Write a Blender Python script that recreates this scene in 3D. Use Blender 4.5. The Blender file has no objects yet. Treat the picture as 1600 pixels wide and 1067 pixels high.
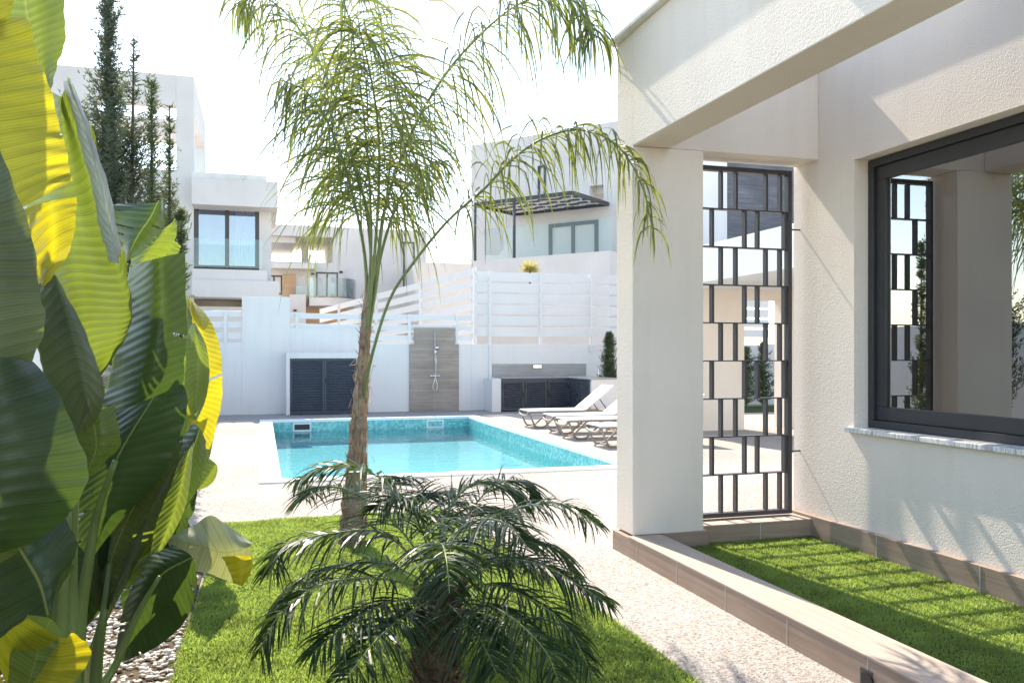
import bpy, bmesh, math, random
import numpy as np
from mathutils import Vector, Matrix, noise
SC = bpy.context.scene; COL = SC.collection
rnd = random.Random(7)
R = math.radians
# ------------------------------------------------------------------ camera maths
F_, VX, HY, CH = 1320., 408., 551., 1.5
YAW = math.atan((800 - VX) / F_); S_, C_ = math.sin(YAW), math.cos(YAW)
def W(px, py, d):                       # pixel + forward distance -> point
    u = (px - 800) / F_
    return Vector((d * (S_ + u * C_), d * (C_ - u * S_), CH + d * (HY - py) / F_))
def rayv(px, py):
    u = (px - 800) / F_
    return S_ + u * C_, C_ - u * S_, (HY - py) / F_
def gy(px, py, Y):
    r = rayv(px, py); t = Y / r[1]; return Vector((t * r[0], Y, CH + t * r[2]))
def gx(px, py, X):
    r = rayv(px, py); t = X / r[0]; return Vector((X, t * r[1], CH + t * r[2]))
def gz(px, py, z=0):
    r = rayv(px, py); t = (z - CH) / r[2]; return Vector((t * r[0], t * r[1], z))
# ------------------------------------------------------------------ tagging
def tag(o, label=None, cat=None, group=None, kind=None):
    if label: o['label'] = label
    if cat: o['category'] = cat
    if group: o['group'] = group
    if kind: o['kind'] = kind
    return o
def thing(name, label, cat, loc=(0, 0, 0), rz=0, group=None):
    o = bpy.data.objects.new(name, None); COL.objects.link(o)
    o.location = loc; o.rotation_euler = (0, 0, rz); o.empty_display_size = .2
    return tag(o, label, cat, group)
def copy_tree(o, parent=None):
    c = o.copy(); COL.objects.link(c)
    if parent: c.parent = parent
    for ch in list(o.children): copy_tree(ch, c)
    return c
class MB:
    def __init__(s): s.v = []; s.f = []; s.uv = None
    def add(s, vs, fs):
        n = len(s.v); s.v += [tuple(v) for v in vs]; s.f += [tuple(i + n for i in f) for f in fs]; return s
    def box(s, x0, x1, y0, y1, z0, z1):
        x0, x1 = min(x0, x1), max(x0, x1); y0, y1 = min(y0, y1), max(y0, y1); z0, z1 = min(z0, z1), max(z0, z1)
        return s.add([(x0,y0,z0),(x1,y0,z0),(x1,y1,z0),(x0,y1,z0),(x0,y0,z1),(x1,y0,z1),(x1,y1,z1),(x0,y1,z1)],
              [(0,3,2,1),(4,5,6,7),(0,1,5,4),(1,2,6,5),(2,3,7,6),(3,0,4,7)])
    def obox(s, p, q, w, h, up=(0, 0, 1)):      # bar from p to q, w across, h along up
        p, q = Vector(p), Vector(q); t = (q - p).normalized(); a = t.cross(Vector(up))
        if a.length < 1e-4: a = Vector((1, 0, 0))
        a.normalize(); b = a.cross(t).normalized(); a = a * (w / 2); b = b * (h / 2)
        vs = [p-a-b, p+a-b, p+a+b, p-a+b, q-a-b, q+a-b, q+a+b, q-a+b]
        return s.add(vs, [(0,1,2,3),(7,6,5,4),(0,4,5,1),(1,5,6,2),(2,6,7,3),(3,7,4,0)])
    def tube(s, pts, r, n=8, cap=True):
        pts = [Vector(p) for p in pts]; rs = r if hasattr(r, '__len__') else [r] * len(pts)
        base = len(s.v); a = None
        for i, p in enumerate(pts):
            t = (pts[min(i + 1, len(pts) - 1)] - pts[max(i - 1, 0)]).normalized()
            if a is None:
                a = t.cross(Vector((0, 0, 1)))
                if a.length < .05: a = t.cross(Vector((0, 1, 0)))
            a = (a - t * a.dot(t)).normalized(); b = t.cross(a)
            for k in range(n):
                w = 2 * math.pi * k / n
                s.v.append(tuple(p + (a * math.cos(w) + b * math.sin(w)) * rs[i]))
        for i in range(len(pts) - 1):
            for k in range(n):
                s.f.append((base + i*n + k, base + i*n + (k+1) % n, base + (i+1)*n + (k+1) % n, base + (i+1)*n + k))
        if cap:
            s.f.append(tuple(base + k for k in range(n))[::-1]); s.f.append(tuple(base + (len(pts)-1)*n + k for k in range(n)))
        return s
    def prism(s, poly, z0, z1):
        n = len(poly)
        return s.add([(x, y, z0) for x, y in poly] + [(x, y, z1) for x, y in poly],
            [tuple(range(n))[::-1], tuple(range(n, 2*n))] + [(i, (i+1) % n, n + (i+1) % n, n + i) for i in range(n)])
    def build(s, name, m, parent=None, smooth=False, bevel=0, label=None, uv=None, sol=0):
        me = bpy.data.meshes.new(name); me.from_pydata(s.v, [], s.f); me.update()
        if uv is not None:
            l = me.uv_layers.new(name='UVMap')
            idx = np.empty(len(me.loops), dtype=np.int32); me.loops.foreach_get('vertex_index', idx)
            l.data.foreach_set('uv', np.array(uv, dtype=np.float32)[idx].ravel())
        if smooth: me.polygons.foreach_set('use_smooth', [True] * len(me.polygons))
        me.materials.append(m)
        o = bpy.data.objects.new(name, me); COL.objects.link(o)
        if parent:
            o.parent = parent
            if parent.type == 'EMPTY' and not parent.get('_local'): o.location = -Vector(parent.location)
        if bevel:
            b = o.modifiers.new('bevel', 'BEVEL'); b.width = bevel; b.segments = 2; b.limit_method = 'ANGLE'
        if sol:
            b = o.modifiers.new('solidify', 'SOLIDIFY'); b.thickness = sol
        if label: o['label'] = label
        return o
class Pl:                                # vertical plane for far facades
    def __init__(s, o, u):
        s.o = Vector((o[0], o[1])); s.u = Vector(u).normalized(); s.n = Vector((s.u.y, -s.u.x))
    def hit(s, px, py, t=0):
        r = rayv(px, py); o = s.o + s.n * t
        k = o.dot(s.n) / (r[0] * s.n.x + r[1] * s.n.y)
        p = Vector((r[0] * k, r[1] * k)); return (p - o).dot(s.u), CH + k * r[2]
    def P(s, a, t, z): p = s.o + s.u * a + s.n * t; return (p.x, p.y, z)
    def box(s, mb, s0, s1, z0, z1, t0, t1):
        vs = [s.P(s0,t0,z0), s.P(s1,t0,z0), s.P(s1,t1,z0), s.P(s0,t1,z0), s.P(s0,t0,z1), s.P(s1,t0,z1), s.P(s1,t1,z1), s.P(s0,t1,z1)]
        mb.add(vs, [(0,3,2,1),(4,5,6,7),(0,1,5,4),(1,2,6,5),(2,3,7,6),(3,0,4,7)]); return mb
    def pbox(s, mb, x0, x1, yt, yb, t0, t1, ref=None):     # box whose front face (t1) fills the pixel rect
        ref = ref if ref is not None else x0
        a, zt = s.hit(ref, yt, t1); _, zb = s.hit(ref, yb, t1)
        return s.box(mb, s.hit(x0, 500, t1)[0], s.hit(x1, 500, t1)[0], zb, zt, t0, t1)
# ------------------------------------------------------------------ materials
def mat(name, build):
    m = bpy.data.materials.new(name); m.use_nodes = True; nt = m.node_tree; nt.nodes.clear()
    out = nt.nodes.new('ShaderNodeOutputMaterial')
    class N: pass
    def nd(t, **k):
        n = nt.nodes.new('ShaderNode' + t)
        for a, b in k.items():
            if a.startswith('_'): n.inputs[a[1:].replace('_', ' ')].default_value = b
            else: setattr(n, a, b)
        return n
    def ln(a, b): nt.links.new(a, b)
    sh = build(nd, ln); ln(sh, out.inputs[0]); return m
def ramp(nd, ln, src, stops):
    r = nd('ValToRGB'); e = r.color_ramp.elements
    while len(e) < len(stops): e.new(.5)
    for i, (p, c) in enumerate(stops): e[i].position = p; e[i].color = (*c, 1)
    ln(src, r.inputs[0]); return r.outputs[0]
def coord(nd, ln, scale=(1, 1, 1), kind='Object'):
    t = nd('TexCoord'); m = nd('Mapping'); ln(t.outputs[kind], m.inputs[0]); m.inputs['Scale'].default_value = scale; return m.outputs[0]
def pb(nd, col=None, rough=.6, spec=.5, metal=0):
    p = nd('BsdfPrincipled'); p.inputs['Roughness'].default_value = rough; p.inputs['Specular IOR Level'].default_value = spec; p.inputs['Metallic'].default_value = metal
    if col: p.inputs['Base Color'].default_value = (*col, 1)
    return p
def bumpn(nd, ln, h, dist, strength=1.):
    b = nd('Bump'); b.inputs['Distance'].default_value = dist; b.inputs['Strength'].default_value = strength; ln(h, b.inputs['Height']); return b.outputs[0]
def m_stucco(name, c1, c2, grain=1., amp=.004, stain=.0):
    def f(nd, ln):
        v = coord(nd, ln); p = pb(nd, rough=.9, spec=.2)
        n1 = nd('TexNoise', _Scale=.9, _Detail=5.); ln(v, n1.inputs[0])
        c = ramp(nd, ln, n1.outputs[0], [(.35, c1), (.65, c2)])
        if stain:
            v2 = coord(nd, ln, (3, 3, .25)); n3 = nd('TexNoise', _Scale=2.2, _Detail=6.); ln(v2, n3.inputs[0])
            mr = ramp(nd, ln, n3.outputs[0], [(.5, (1, 1, 1)), (.8, (1 - stain, 1 - stain * 1.1, 1 - stain * 1.3))])
            mx = nd('MixRGB', blend_type='MULTIPLY', _Fac=1.); ln(c, mx.inputs[1]); ln(mr, mx.inputs[2]); c = mx.outputs[0]
        ln(c, p.inputs['Base Color'])
        w = nd('TexNoise', _Scale=45 * grain, _Detail=3., _Distortion=1.6); ln(v, w.inputs[0])
        vo = nd('TexVoronoi', _Scale=70 * grain); ln(v, vo.inputs[0])
        a = nd('Math', operation='ADD'); ln(w.outputs[0], a.inputs[0]); mm = nd('Math', operation='MULTIPLY'); ln(vo.outputs['Distance'], mm.inputs[0]); mm.inputs[1].default_value = .5; ln(mm.outputs[0], a.inputs[1])
        ln(bumpn(nd, ln, a.outputs[0], amp), p.inputs['Normal']); return p.outputs[0]
    return mat(name, f)
def m_plain(name, col, rough=.5, spec=.5, metal=0, var=.12, vs=3., bump=0):
    def f(nd, ln):
        v = coord(nd, ln); p = pb(nd, rough=rough, spec=spec, metal=metal)
        n = nd('TexNoise', _Scale=vs, _Detail=4.); ln(v, n.inputs[0])
        ln(ramp(nd, ln, n.outputs[0], [(.3, tuple(x * (1 - var) for x in col)), (.7, tuple(min(1, x * (1 + var)) for x in col))]), p.inputs['Base Color'])
        if bump:
            n2 = nd('TexNoise', _Scale=60., _Detail=3.); ln(v, n2.inputs[0]); ln(bumpn(nd, ln, n2.outputs[0], bump), p.inputs['Normal'])
        return p.outputs[0]
    return mat(name, f)
def m_wood_tile(name, c1, c2, c3, axis='x', joint=.9, course=.2, rough=.55):
    # wood-look porcelain: grain runs along one axis
    sc = {'x': (1.2, 30, 30), 'y': (30, 1.2, 30)}[axis]
    def f(nd, ln):
        v = coord(nd, ln, sc); n = nd('TexNoise', _Scale=1., _Detail=7., _Distortion=.6, _Roughness=.6); ln(v, n.inputs[0])
        v0 = coord(nd, ln, (1, 1, 1)); n2 = nd('TexNoise', _Scale=2.3, _Detail=2.); ln(v0, n2.inputs[0])
        mx = nd('MixRGB', _Fac=.35); ln(n.outputs[0], mx.inputs[1]); ln(n2.outputs[0], mx.inputs[2])
        c = ramp(nd, ln, mx.outputs[0], [(.3, c1), (.5, c2), (.7, c3)])
        p = pb(nd, rough=rough, spec=.4); ln(c, p.inputs['Base Color']); ln(bumpn(nd, ln, n.outputs[0], .001), p.inputs['Normal']); return p.outputs[0]
    return mat(name, f)
def m_glass(name, tint=(.85, .95, .95), refl=1.0, ior=1.5, base=.0):
    def f(nd, ln):
        t = nd('BsdfTransparent'); t.inputs[0].default_value = (*tint, 1); g = nd('BsdfGlossy'); g.inputs['Roughness'].default_value = 0.0
        fr = nd('Fresnel', _IOR=ior); a = nd('Math', operation='MULTIPLY_ADD', use_clamp=True); ln(fr.outputs[0], a.inputs[0]); a.inputs[1].default_value = refl; a.inputs[2].default_value = base
        m = nd('MixShader'); ln(a.outputs[0], m.inputs[0]); ln(t.outputs[0], m.inputs[1]); ln(g.outputs[0], m.inputs[2]); return m.outputs[0]
    return mat(name, f)
M = {}
M['stucco'] = m_stucco('stucco_cream', (.80, .715, .635), (.86, .775, .69), 1.2, .0028, .05)
M['white'] = m_stucco('render_white', (.74, .71, .69), (.78, .755, .735), 1.5, .0015, .045)
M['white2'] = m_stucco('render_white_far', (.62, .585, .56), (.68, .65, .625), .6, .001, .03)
M['coping'] = m_stucco('coping_stone', (.66, .64, .60), (.80, .78, .74), 1.2, .003, .15)
M['alu'] = m_plain('anthracite_metal', (.035, .037, .042), .38, .5, 0, .08)
M['alu_door'] = m_plain('anthracite_door', (.060, .071, .088), .45, .4, 0, .05)
M['black'] = m_plain('black_plastic', (.015, .015, .016), .45)
M['screen_metal'] = m_plain('screen_metal', (.05, .048, .052), .38, .5, .0, .1, 20)
M['fence_white'] = m_plain('fence_white', (.72, .71, .71), .45, .4, 0, .02)
M['chrome'] = m_plain('chrome', (.75, .76, .78), .15, .5, 1, .03)
M['kerb_y'] = m_wood_tile('wood_tile_kerb', (.235, .165, .12), (.33, .24, .185), (.43, .33, .26), 'y')
M['kerb_x'] = m_wood_tile('wood_tile_kerb_cross', (.235, .165, .12), (.33, .24, .185), (.43, .33, .26), 'x')
M['kerb_top'] = m_wood_tile('kerb_top_tile', (.36, .28, .225), (.43, .345, .285), (.51, .42, .355), 'y', rough=.7)
M['shower_tile'] = m_wood_tile('shower_tile', (.23, .19, .16), (.33, .275, .235), (.42, .36, .31), 'x')
M['wood_panel'] = m_wood_tile('facade_timber', (.42, .25, .14), (.52, .33, .2), (.6, .4, .26), 'x')
M['grout'] = m_plain('grout', (.55, .52, .49), .9, .1)
M['grey_stone'] = m_wood_tile('grey_stone_tile', (.27, .26, .25), (.36, .345, .33), (.47, .455, .44), 'x')
M['dark_stone'] = m_wood_tile('dark_cladding', (.06, .06, .07), (.105, .105, .12), (.20, .20, .215), 'x')
M['frame_taupe'] = m_plain('lounger_frame', (.27, .225, .19), .5, .4, 0, .05)
M['sling'] = m_plain('lounger_sling', (.72, .72, .71), .85, .1, 0, .03, 3, .001)
M['soil'] = m_plain('soil', (.10, .075, .05), .95, .1, 0, .4, 12, .01)
M['bark'] = m_plain('bark', (.15, .10, .07), .9, .1, 0, .4, 25, .006)
M['glass_rail'] = m_glass('balustrade_glass', (.90, .95, .95), .8, 1.4, .02)
M['glass_window'] = m_glass('window_glass', (.80, .82, .79), 3.0, 1.5, .24)
M['glass_far'] = m_glass('far_window_glass', (.6, .68, .82), 2.5, 1.5, .16)
M['glass_dark'] = m_glass('dark_window_glass', (.45, .5, .6), 1.2, 1.5, .08)
M['curtain'] = m_plain('curtain', (.75, .77, .82), .9, .1)
M['room'] = m_plain('room_wall', (.78, .77, .74), .9, .1)
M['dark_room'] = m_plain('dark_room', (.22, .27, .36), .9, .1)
def marble(nd, ln):
    v = coord(nd, ln, (2, 9, 2)); n = nd('TexNoise', _Scale=2.5, _Detail=8., _Distortion=2.2); ln(v, n.inputs[0])
    p = pb(nd, rough=.25); ln(ramp(nd, ln, n.outputs[0], [(.38, (.42, .42, .44)), (.5, (.74, .73, .72)), (.7, (.82, .81, .80))]), p.inputs['Base Color']); return p.outputs[0]
M['marble'] = mat('marble_sill', marble)
def paving(nd, ln):
    v = coord(nd, ln); p = pb(nd, rough=.85, spec=.25)
    vo = nd('TexVoronoi', _Scale=95.); ln(v, vo.inputs[0]); sep = nd('SeparateColor'); ln(vo.outputs['Color'], sep.inputs[0])
    c = ramp(nd, ln, sep.outputs[0], [(0, (.34, .29, .26)), (.22, (.55, .49, .45)), (.5, (.68, .63, .59)), (.8, (.80, .77, .74)), (1, (.86, .84, .82))])
    n = nd('TexNoise', _Scale=.5, _Detail=6.); ln(v, n.inputs[0])
    c2 = ramp(nd, ln, n.outputs[0], [(.32, (.48, .46, .44)), (.68, (.64, .615, .59))])
    mx = nd('MixRGB', blend_type='MULTIPLY', _Fac=1.); ln(c, mx.inputs[1]); ln(c2, mx.inputs[2]); ln(mx.outputs[0], p.inputs['Base Color'])
    ln(bumpn(nd, ln, vo.outputs['Distance'], .004), p.inputs['Normal']); return p.outputs[0]
M['paving'] = mat('washed_aggregate', paving)
M['ground'] = m_plain('dry_ground', (.42, .38, .32), .95, .1, 0, .2, .3, .01)
def mosaic(c1, c2, c3):
    def f(nd, ln):
        v = coord(nd, ln, (25, 25, 25)); p = pb(nd, rough=.25)
        fl = nd('VectorMath', operation='FLOOR'); o5 = nd('VectorMath', operation='ADD'); o5.inputs[1].default_value = (.02, .02, .02); ln(v, o5.inputs[0]); ln(o5.outputs[0], fl.inputs[0])
        wn = nd('TexWhiteNoise'); ln(fl.outputs[0], wn.inputs[0])
        ln(ramp(nd, ln, wn.outputs[0], [(0, c1), (.5, c2), (1, c3)]), p.inputs['Base Color']); return p.outputs[0]
    return f
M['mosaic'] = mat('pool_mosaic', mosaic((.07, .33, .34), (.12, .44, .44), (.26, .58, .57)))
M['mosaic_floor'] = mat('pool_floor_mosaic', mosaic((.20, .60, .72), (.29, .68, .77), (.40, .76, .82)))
def water(nd, ln):
    v = coord(nd, ln, (1, 1, 1)); n = nd('TexNoise', _Scale=3.5, _Detail=4., _Distortion=.8); ln(v, n.inputs[0]); b = bumpn(nd, ln, n.outputs[0], .009)
    t = nd('BsdfTransparent'); t.inputs[0].default_value = (.78, .975, .985, 1); g = nd('BsdfGlossy'); g.inputs['Roughness'].default_value = .02; ln(b, g.inputs['Normal'])
    fr = nd('Fresnel', _IOR=1.33); ln(b, fr.inputs['Normal']); m = nd('MixShader'); ln(fr.outputs[0], m.inputs[0]); ln(t.outputs[0], m.inputs[1]); ln(g.outputs[0], m.inputs[2]); return m.outputs[0]
M['water'] = mat('pool_water', water)
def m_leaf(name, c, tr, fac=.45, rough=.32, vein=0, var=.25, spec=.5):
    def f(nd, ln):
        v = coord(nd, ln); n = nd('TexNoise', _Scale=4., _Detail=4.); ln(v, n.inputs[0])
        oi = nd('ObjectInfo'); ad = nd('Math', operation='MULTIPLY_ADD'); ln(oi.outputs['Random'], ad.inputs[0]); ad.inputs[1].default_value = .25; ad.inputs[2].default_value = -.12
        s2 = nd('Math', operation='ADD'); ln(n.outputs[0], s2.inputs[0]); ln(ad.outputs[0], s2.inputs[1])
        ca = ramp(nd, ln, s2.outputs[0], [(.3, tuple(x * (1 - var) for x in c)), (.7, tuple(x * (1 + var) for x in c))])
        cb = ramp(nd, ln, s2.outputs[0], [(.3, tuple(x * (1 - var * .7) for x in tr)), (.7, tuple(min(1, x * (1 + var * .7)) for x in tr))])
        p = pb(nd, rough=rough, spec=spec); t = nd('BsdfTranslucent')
        if vein:
            uv = nd('TexCoord'); mp = nd('Mapping'); ln(uv.outputs['UV'], mp.inputs[0])
            nz = nd('TexNoise', _Scale=3., _Detail=2.); ln(mp.outputs[0], nz.inputs[0])
            w = nd('TexWave', wave_type='BANDS', bands_direction='Y', wave_profile='SIN'); w.inputs['Scale'].default_value = vein; w.inputs['Distortion'].default_value = .35; w.inputs['Detail'].default_value = 1.; w.inputs['Detail Scale'].default_value = .7; ln(mp.outputs[0], w.inputs[0])
            w2 = nd('TexWave', wave_type='BANDS', bands_direction='Y', wave_profile='SIN'); w2.inputs['Scale'].default_value = vein * 4.3; w2.inputs['Distortion'].default_value = .6; ln(mp.outputs[0], w2.inputs[0])
            bn = bumpn(nd, ln, w.outputs['Fac'], .0017, .8); ln(bn, p.inputs['Normal']); ln(bn, t.inputs['Normal'])
            d = ramp(nd, ln, w2.outputs['Fac'], [(.0, (.80, .82, .78)), (.4, (1, 1, 1))]); d2 = ramp(nd, ln, w.outputs['Fac'], [(.0, (.80, .83, .76)), (.12, (1, 1, 1))])
            # dry brown rim and pale rib from the leaf's own uv
            sp = nd('SeparateXYZ'); ln(uv.outputs['UV'], sp.inputs[0])
            ab = nd('Math', operation='ABSOLUTE'); ln(sp.outputs[0], ab.inputs[0]); nn = nd('TexNoise', _Scale=9.); ln(v, nn.inputs[0])
            aa = nd('Math', operation='MULTIPLY_ADD'); ln(nn.outputs[0], aa.inputs[0]); aa.inputs[1].default_value = .06; ln(ab.outputs[0], aa.inputs[2])
            rim = ramp(nd, ln, aa.outputs[0], [(1.0, (0, 0, 0)), (1.015, (1, 1, 1))]); rib = ramp(nd, ln, ab.outputs[0], [(.0, (1, 1, 1)), (.035, (0, 0, 0))])
            for nm in ('ca', 'cb'):
                src = ca if nm == 'ca' else cb
                for q in (d, d2):
                    mx = nd('MixRGB', blend_type='MULTIPLY', _Fac=1.); ln(src, mx.inputs[1]); ln(q, mx.inputs[2]); src = mx.outputs[0]
                mx = nd('MixRGB'); ln(rib, mx.inputs[0]); ln(src, mx.inputs[1]); mx.inputs[2].default_value = (.30, .34, .10, 1) ; src = mx.outputs[0]
                mx = nd('MixRGB'); ln(rim, mx.inputs[0]); ln(src, mx.inputs[1]); mx.inputs[2].default_value = (.14, .055, .03, 1); src = mx.outputs[0]
                if nm == 'ca': ca = src
                else: cb = src
        ln(ca, p.inputs['Base Color']); ln(cb, t.inputs[0])
        m = nd('MixShader'); m.inputs[0].default_value = fac; ln(p.outputs[0], m.inputs[1]); ln(t.outputs[0], m.inputs[2]); return m.outputs[0]
    return mat(name, f)
M['leaf_green'] = m_leaf('broad_leaf_green', (.10, .15, .05), (.31, .40, .045), .42, .36, 4.2)
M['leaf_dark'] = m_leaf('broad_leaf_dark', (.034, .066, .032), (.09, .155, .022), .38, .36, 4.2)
M['leaf_yellow'] = m_leaf('broad_leaf_yellow', (.27, .27, .04), (.74, .62, .02), .5, .4, 4)
M['leaf_grey'] = m_leaf('broad_leaf_underside', (.10, .125, .065), (.16, .20, .04), .35, .45, 4.2)
M['leaf_fold_sheen'] = m_leaf('broad_leaf_fold_sheen', (.50, .52, .47), (.3, .34, .2), .25, .4, 4.2)  # sheen on the folded leaf edge, put into its pale grey colour
M['leaf_lit_tint'] = m_leaf('broad_leaf_lit_tint', (.42, .43, .33), (.4, .42, .12), .3, .45, 2.5)  # bright light on the drooping leaf, put into its base colour
M['stalk'] = m_leaf('leaf_stalk_green', (.16, .22, .07), (.2, .3, .05), .15, .35)
M['palm_leaf'] = m_leaf('queen_palm_leaf', (.075, .105, .05), (.34, .38, .05), .36, .38)
M['palm_rachis'] = m_plain('palm_rachis', (.20, .25, .10), .5, .4, 0, .2)
M['palm_trunk'] = m_plain('palm_trunk', (.33, .24, .18), .9, .1, 0, .45, 14, .01)
M['fibre'] = m_plain('palm_fibre', (.42, .30, .20), .9, .1, 0, .3, 10)
M['date_leaf'] = m_leaf('date_palm_leaf', (.030, .062, .026), (.13, .21, .04), .28, .38, spec=.32)
M['conifer'] = m_leaf('conifer_foliage_hazed', (.075, .095, .065), (.14, .17, .07), .35, .8)  # foliage colour lightened to carry haze
M['conifer2'] = m_leaf('conifer_foliage_light', (.09, .12, .06), (.18, .22, .08), .35, .8)
M['shrub_yellow'] = m_leaf('yellow_shrub', (.5, .45, .15), (.7, .6, .2), .4, .6)
M['turf'] = m_leaf('turf_blade', (.14, .215, .06), (.45, .58, .11), .46, .5, var=.35)
M['turf_base'] = m_plain('turf_base', (.06, .085, .025), .95, .1, 0, .3, 30, .008)
def pebble(nd, ln):
    v = coord(nd, ln); vo = nd('TexVoronoi', _Scale=28.); ln(v, vo.inputs[0]); sp = nd('SeparateColor'); ln(vo.outputs['Color'], sp.inputs[0])
    p = pb(nd, rough=.6); ln(ramp(nd, ln, sp.outputs[0], [(0, (.22, .15, .11)), (.3, (.45, .38, .31)), (.6, (.66, .6, .53)), (1, (.8, .77, .72))]), p.inputs['Base Color']); return p.outputs[0]
M['pebble'] = mat('pebbles', pebble)
# ------------------------------------------------------------------ sun and sky
SUN = Vector((-.115, 1.0, 1.05))           # direction towards the sun
el = math.atan2(SUN.z, math.hypot(SUN.x, SUN.y)); az = math.atan2(SUN.x, SUN.y)
w = bpy.data.worlds.new('World'); SC.world = w; w.use_nodes = True; nt = w.node_tree
bg = nt.nodes['Background']; sky = nt.nodes.new('ShaderNodeTexSky'); sky.sky_type = 'NISHITA'; sky.sun_disc = False
sky.sun_elevation = el; sky.sun_rotation = az; sky.air_density = 1.0; sky.dust_density = .5; sky.ozone_density = 1.2
nt.links.new(sky.outputs[0], bg.inputs[0]); bg.inputs[1].default_value = .15
sl = bpy.data.lights.new('sun', 'SUN'); sl.energy = 2.9; sl.angle = R(.5); sl.color = (1, .955, .88)
so = bpy.data.objects.new('sun', sl); COL.objects.link(so); so.rotation_euler = (-SUN).to_track_quat('-Z', 'Y').to_euler(); so.location = (0, 0, 30)
# ------------------------------------------------------------------ ground, pool
PX0, PX1, PY0, PY1 = .23, 4.62, 10.31, 19.2
def ring(mb, ox0, ox1, oy0, oy1, ix0, ix1, iy0, iy1, z):
    for a in ((ox0, ox1, oy0, iy0), (ox0, ox1, iy1, oy1), (ox0, ix0, iy0, iy1), (ix1, ox1, iy0, iy1)):
        mb.add([(a[0], a[2], z), (a[1], a[2], z), (a[1], a[3], z), (a[0], a[3], z)], [(0, 1, 2, 3)])
    return mb
tag(ring(MB(), -900, 900, -600, 1500, -7.9, 17.9, -7.9, 23.9, -.004).build('ground', M['ground']), kind='structure')
tag(ring(MB(), -8, 18, -8, 24, PX0 - .05, PX1 + .05, PY0 - .05, PY1 + .05, 0).build('paving', M['paving']), kind='structure')
pool = thing('swimming_pool', 'turquoise mosaic swimming pool with white stone coping behind the palm trunk', 'pool', (2.4, 14.8, 0))
cp = MB(); cw = .26
for a in ((PX0 - cw, PX1 + cw, PY0 - cw, PY0), (PX0 - cw, PX1 + cw, PY1, PY1 + cw), (PX0 - cw, PX0, PY0, PY1), (PX1, PX1 + cw, PY0, PY1)):
    cp.box(a[0], a[1], a[2], a[3], -.03, .022)
M['coping_white'] = m_stucco('pool_coping', (.80, .79, .77), (.86, .85, .84), 1.2, .001)
cp.build('coping', M['coping_white'], pool, bevel=.006)
bz = -.50
b = MB(); e = .003
b.add([(PX0,PY0,bz),(PX1,PY0,bz),(PX1,PY1,bz),(PX0,PY1,bz)], [(0,1,2,3)])
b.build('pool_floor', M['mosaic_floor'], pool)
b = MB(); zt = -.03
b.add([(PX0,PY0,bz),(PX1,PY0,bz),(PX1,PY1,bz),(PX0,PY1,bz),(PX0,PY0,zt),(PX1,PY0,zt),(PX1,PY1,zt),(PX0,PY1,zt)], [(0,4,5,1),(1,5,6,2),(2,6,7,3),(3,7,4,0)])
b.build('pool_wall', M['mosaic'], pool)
for px in (472, 680):
    p = gy(px, 665, PY1 - .01); fr = MB(); hw, z0, z1 = .2, -.235, -.045
    fr.box(p.x-hw, p.x+hw, PY1-.02, PY1-.001, z1-.035, z1).box(p.x-hw, p.x+hw, PY1-.02, PY1-.001, z0, z0+.035)
    fr.box(p.x-hw, p.x-hw+.035, PY1-.02, PY1-.001, z0+.035, z1-.035).box(p.x+hw-.035, p.x+hw, PY1-.02, PY1-.001, z0+.035, z1-.035)
    s = fr.build('skimmer', M['fence_white'], pool)
    MB().box(p.x-hw+.035, p.x+hw-.035, PY1-.008, PY1-.001, z0+.035, z1-.035).build('skimmer_opening', M['black'] if px == 472 else M['mosaic'], s)
wb = MB(); n = 2
wb.add([(PX0,PY0,-.24),(PX1,PY0,-.24),(PX1,PY1,-.24),(PX0,PY1,-.24)], [(0,1,2,3)])
tag(wb.build('water', M['water']), kind='structure')
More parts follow.
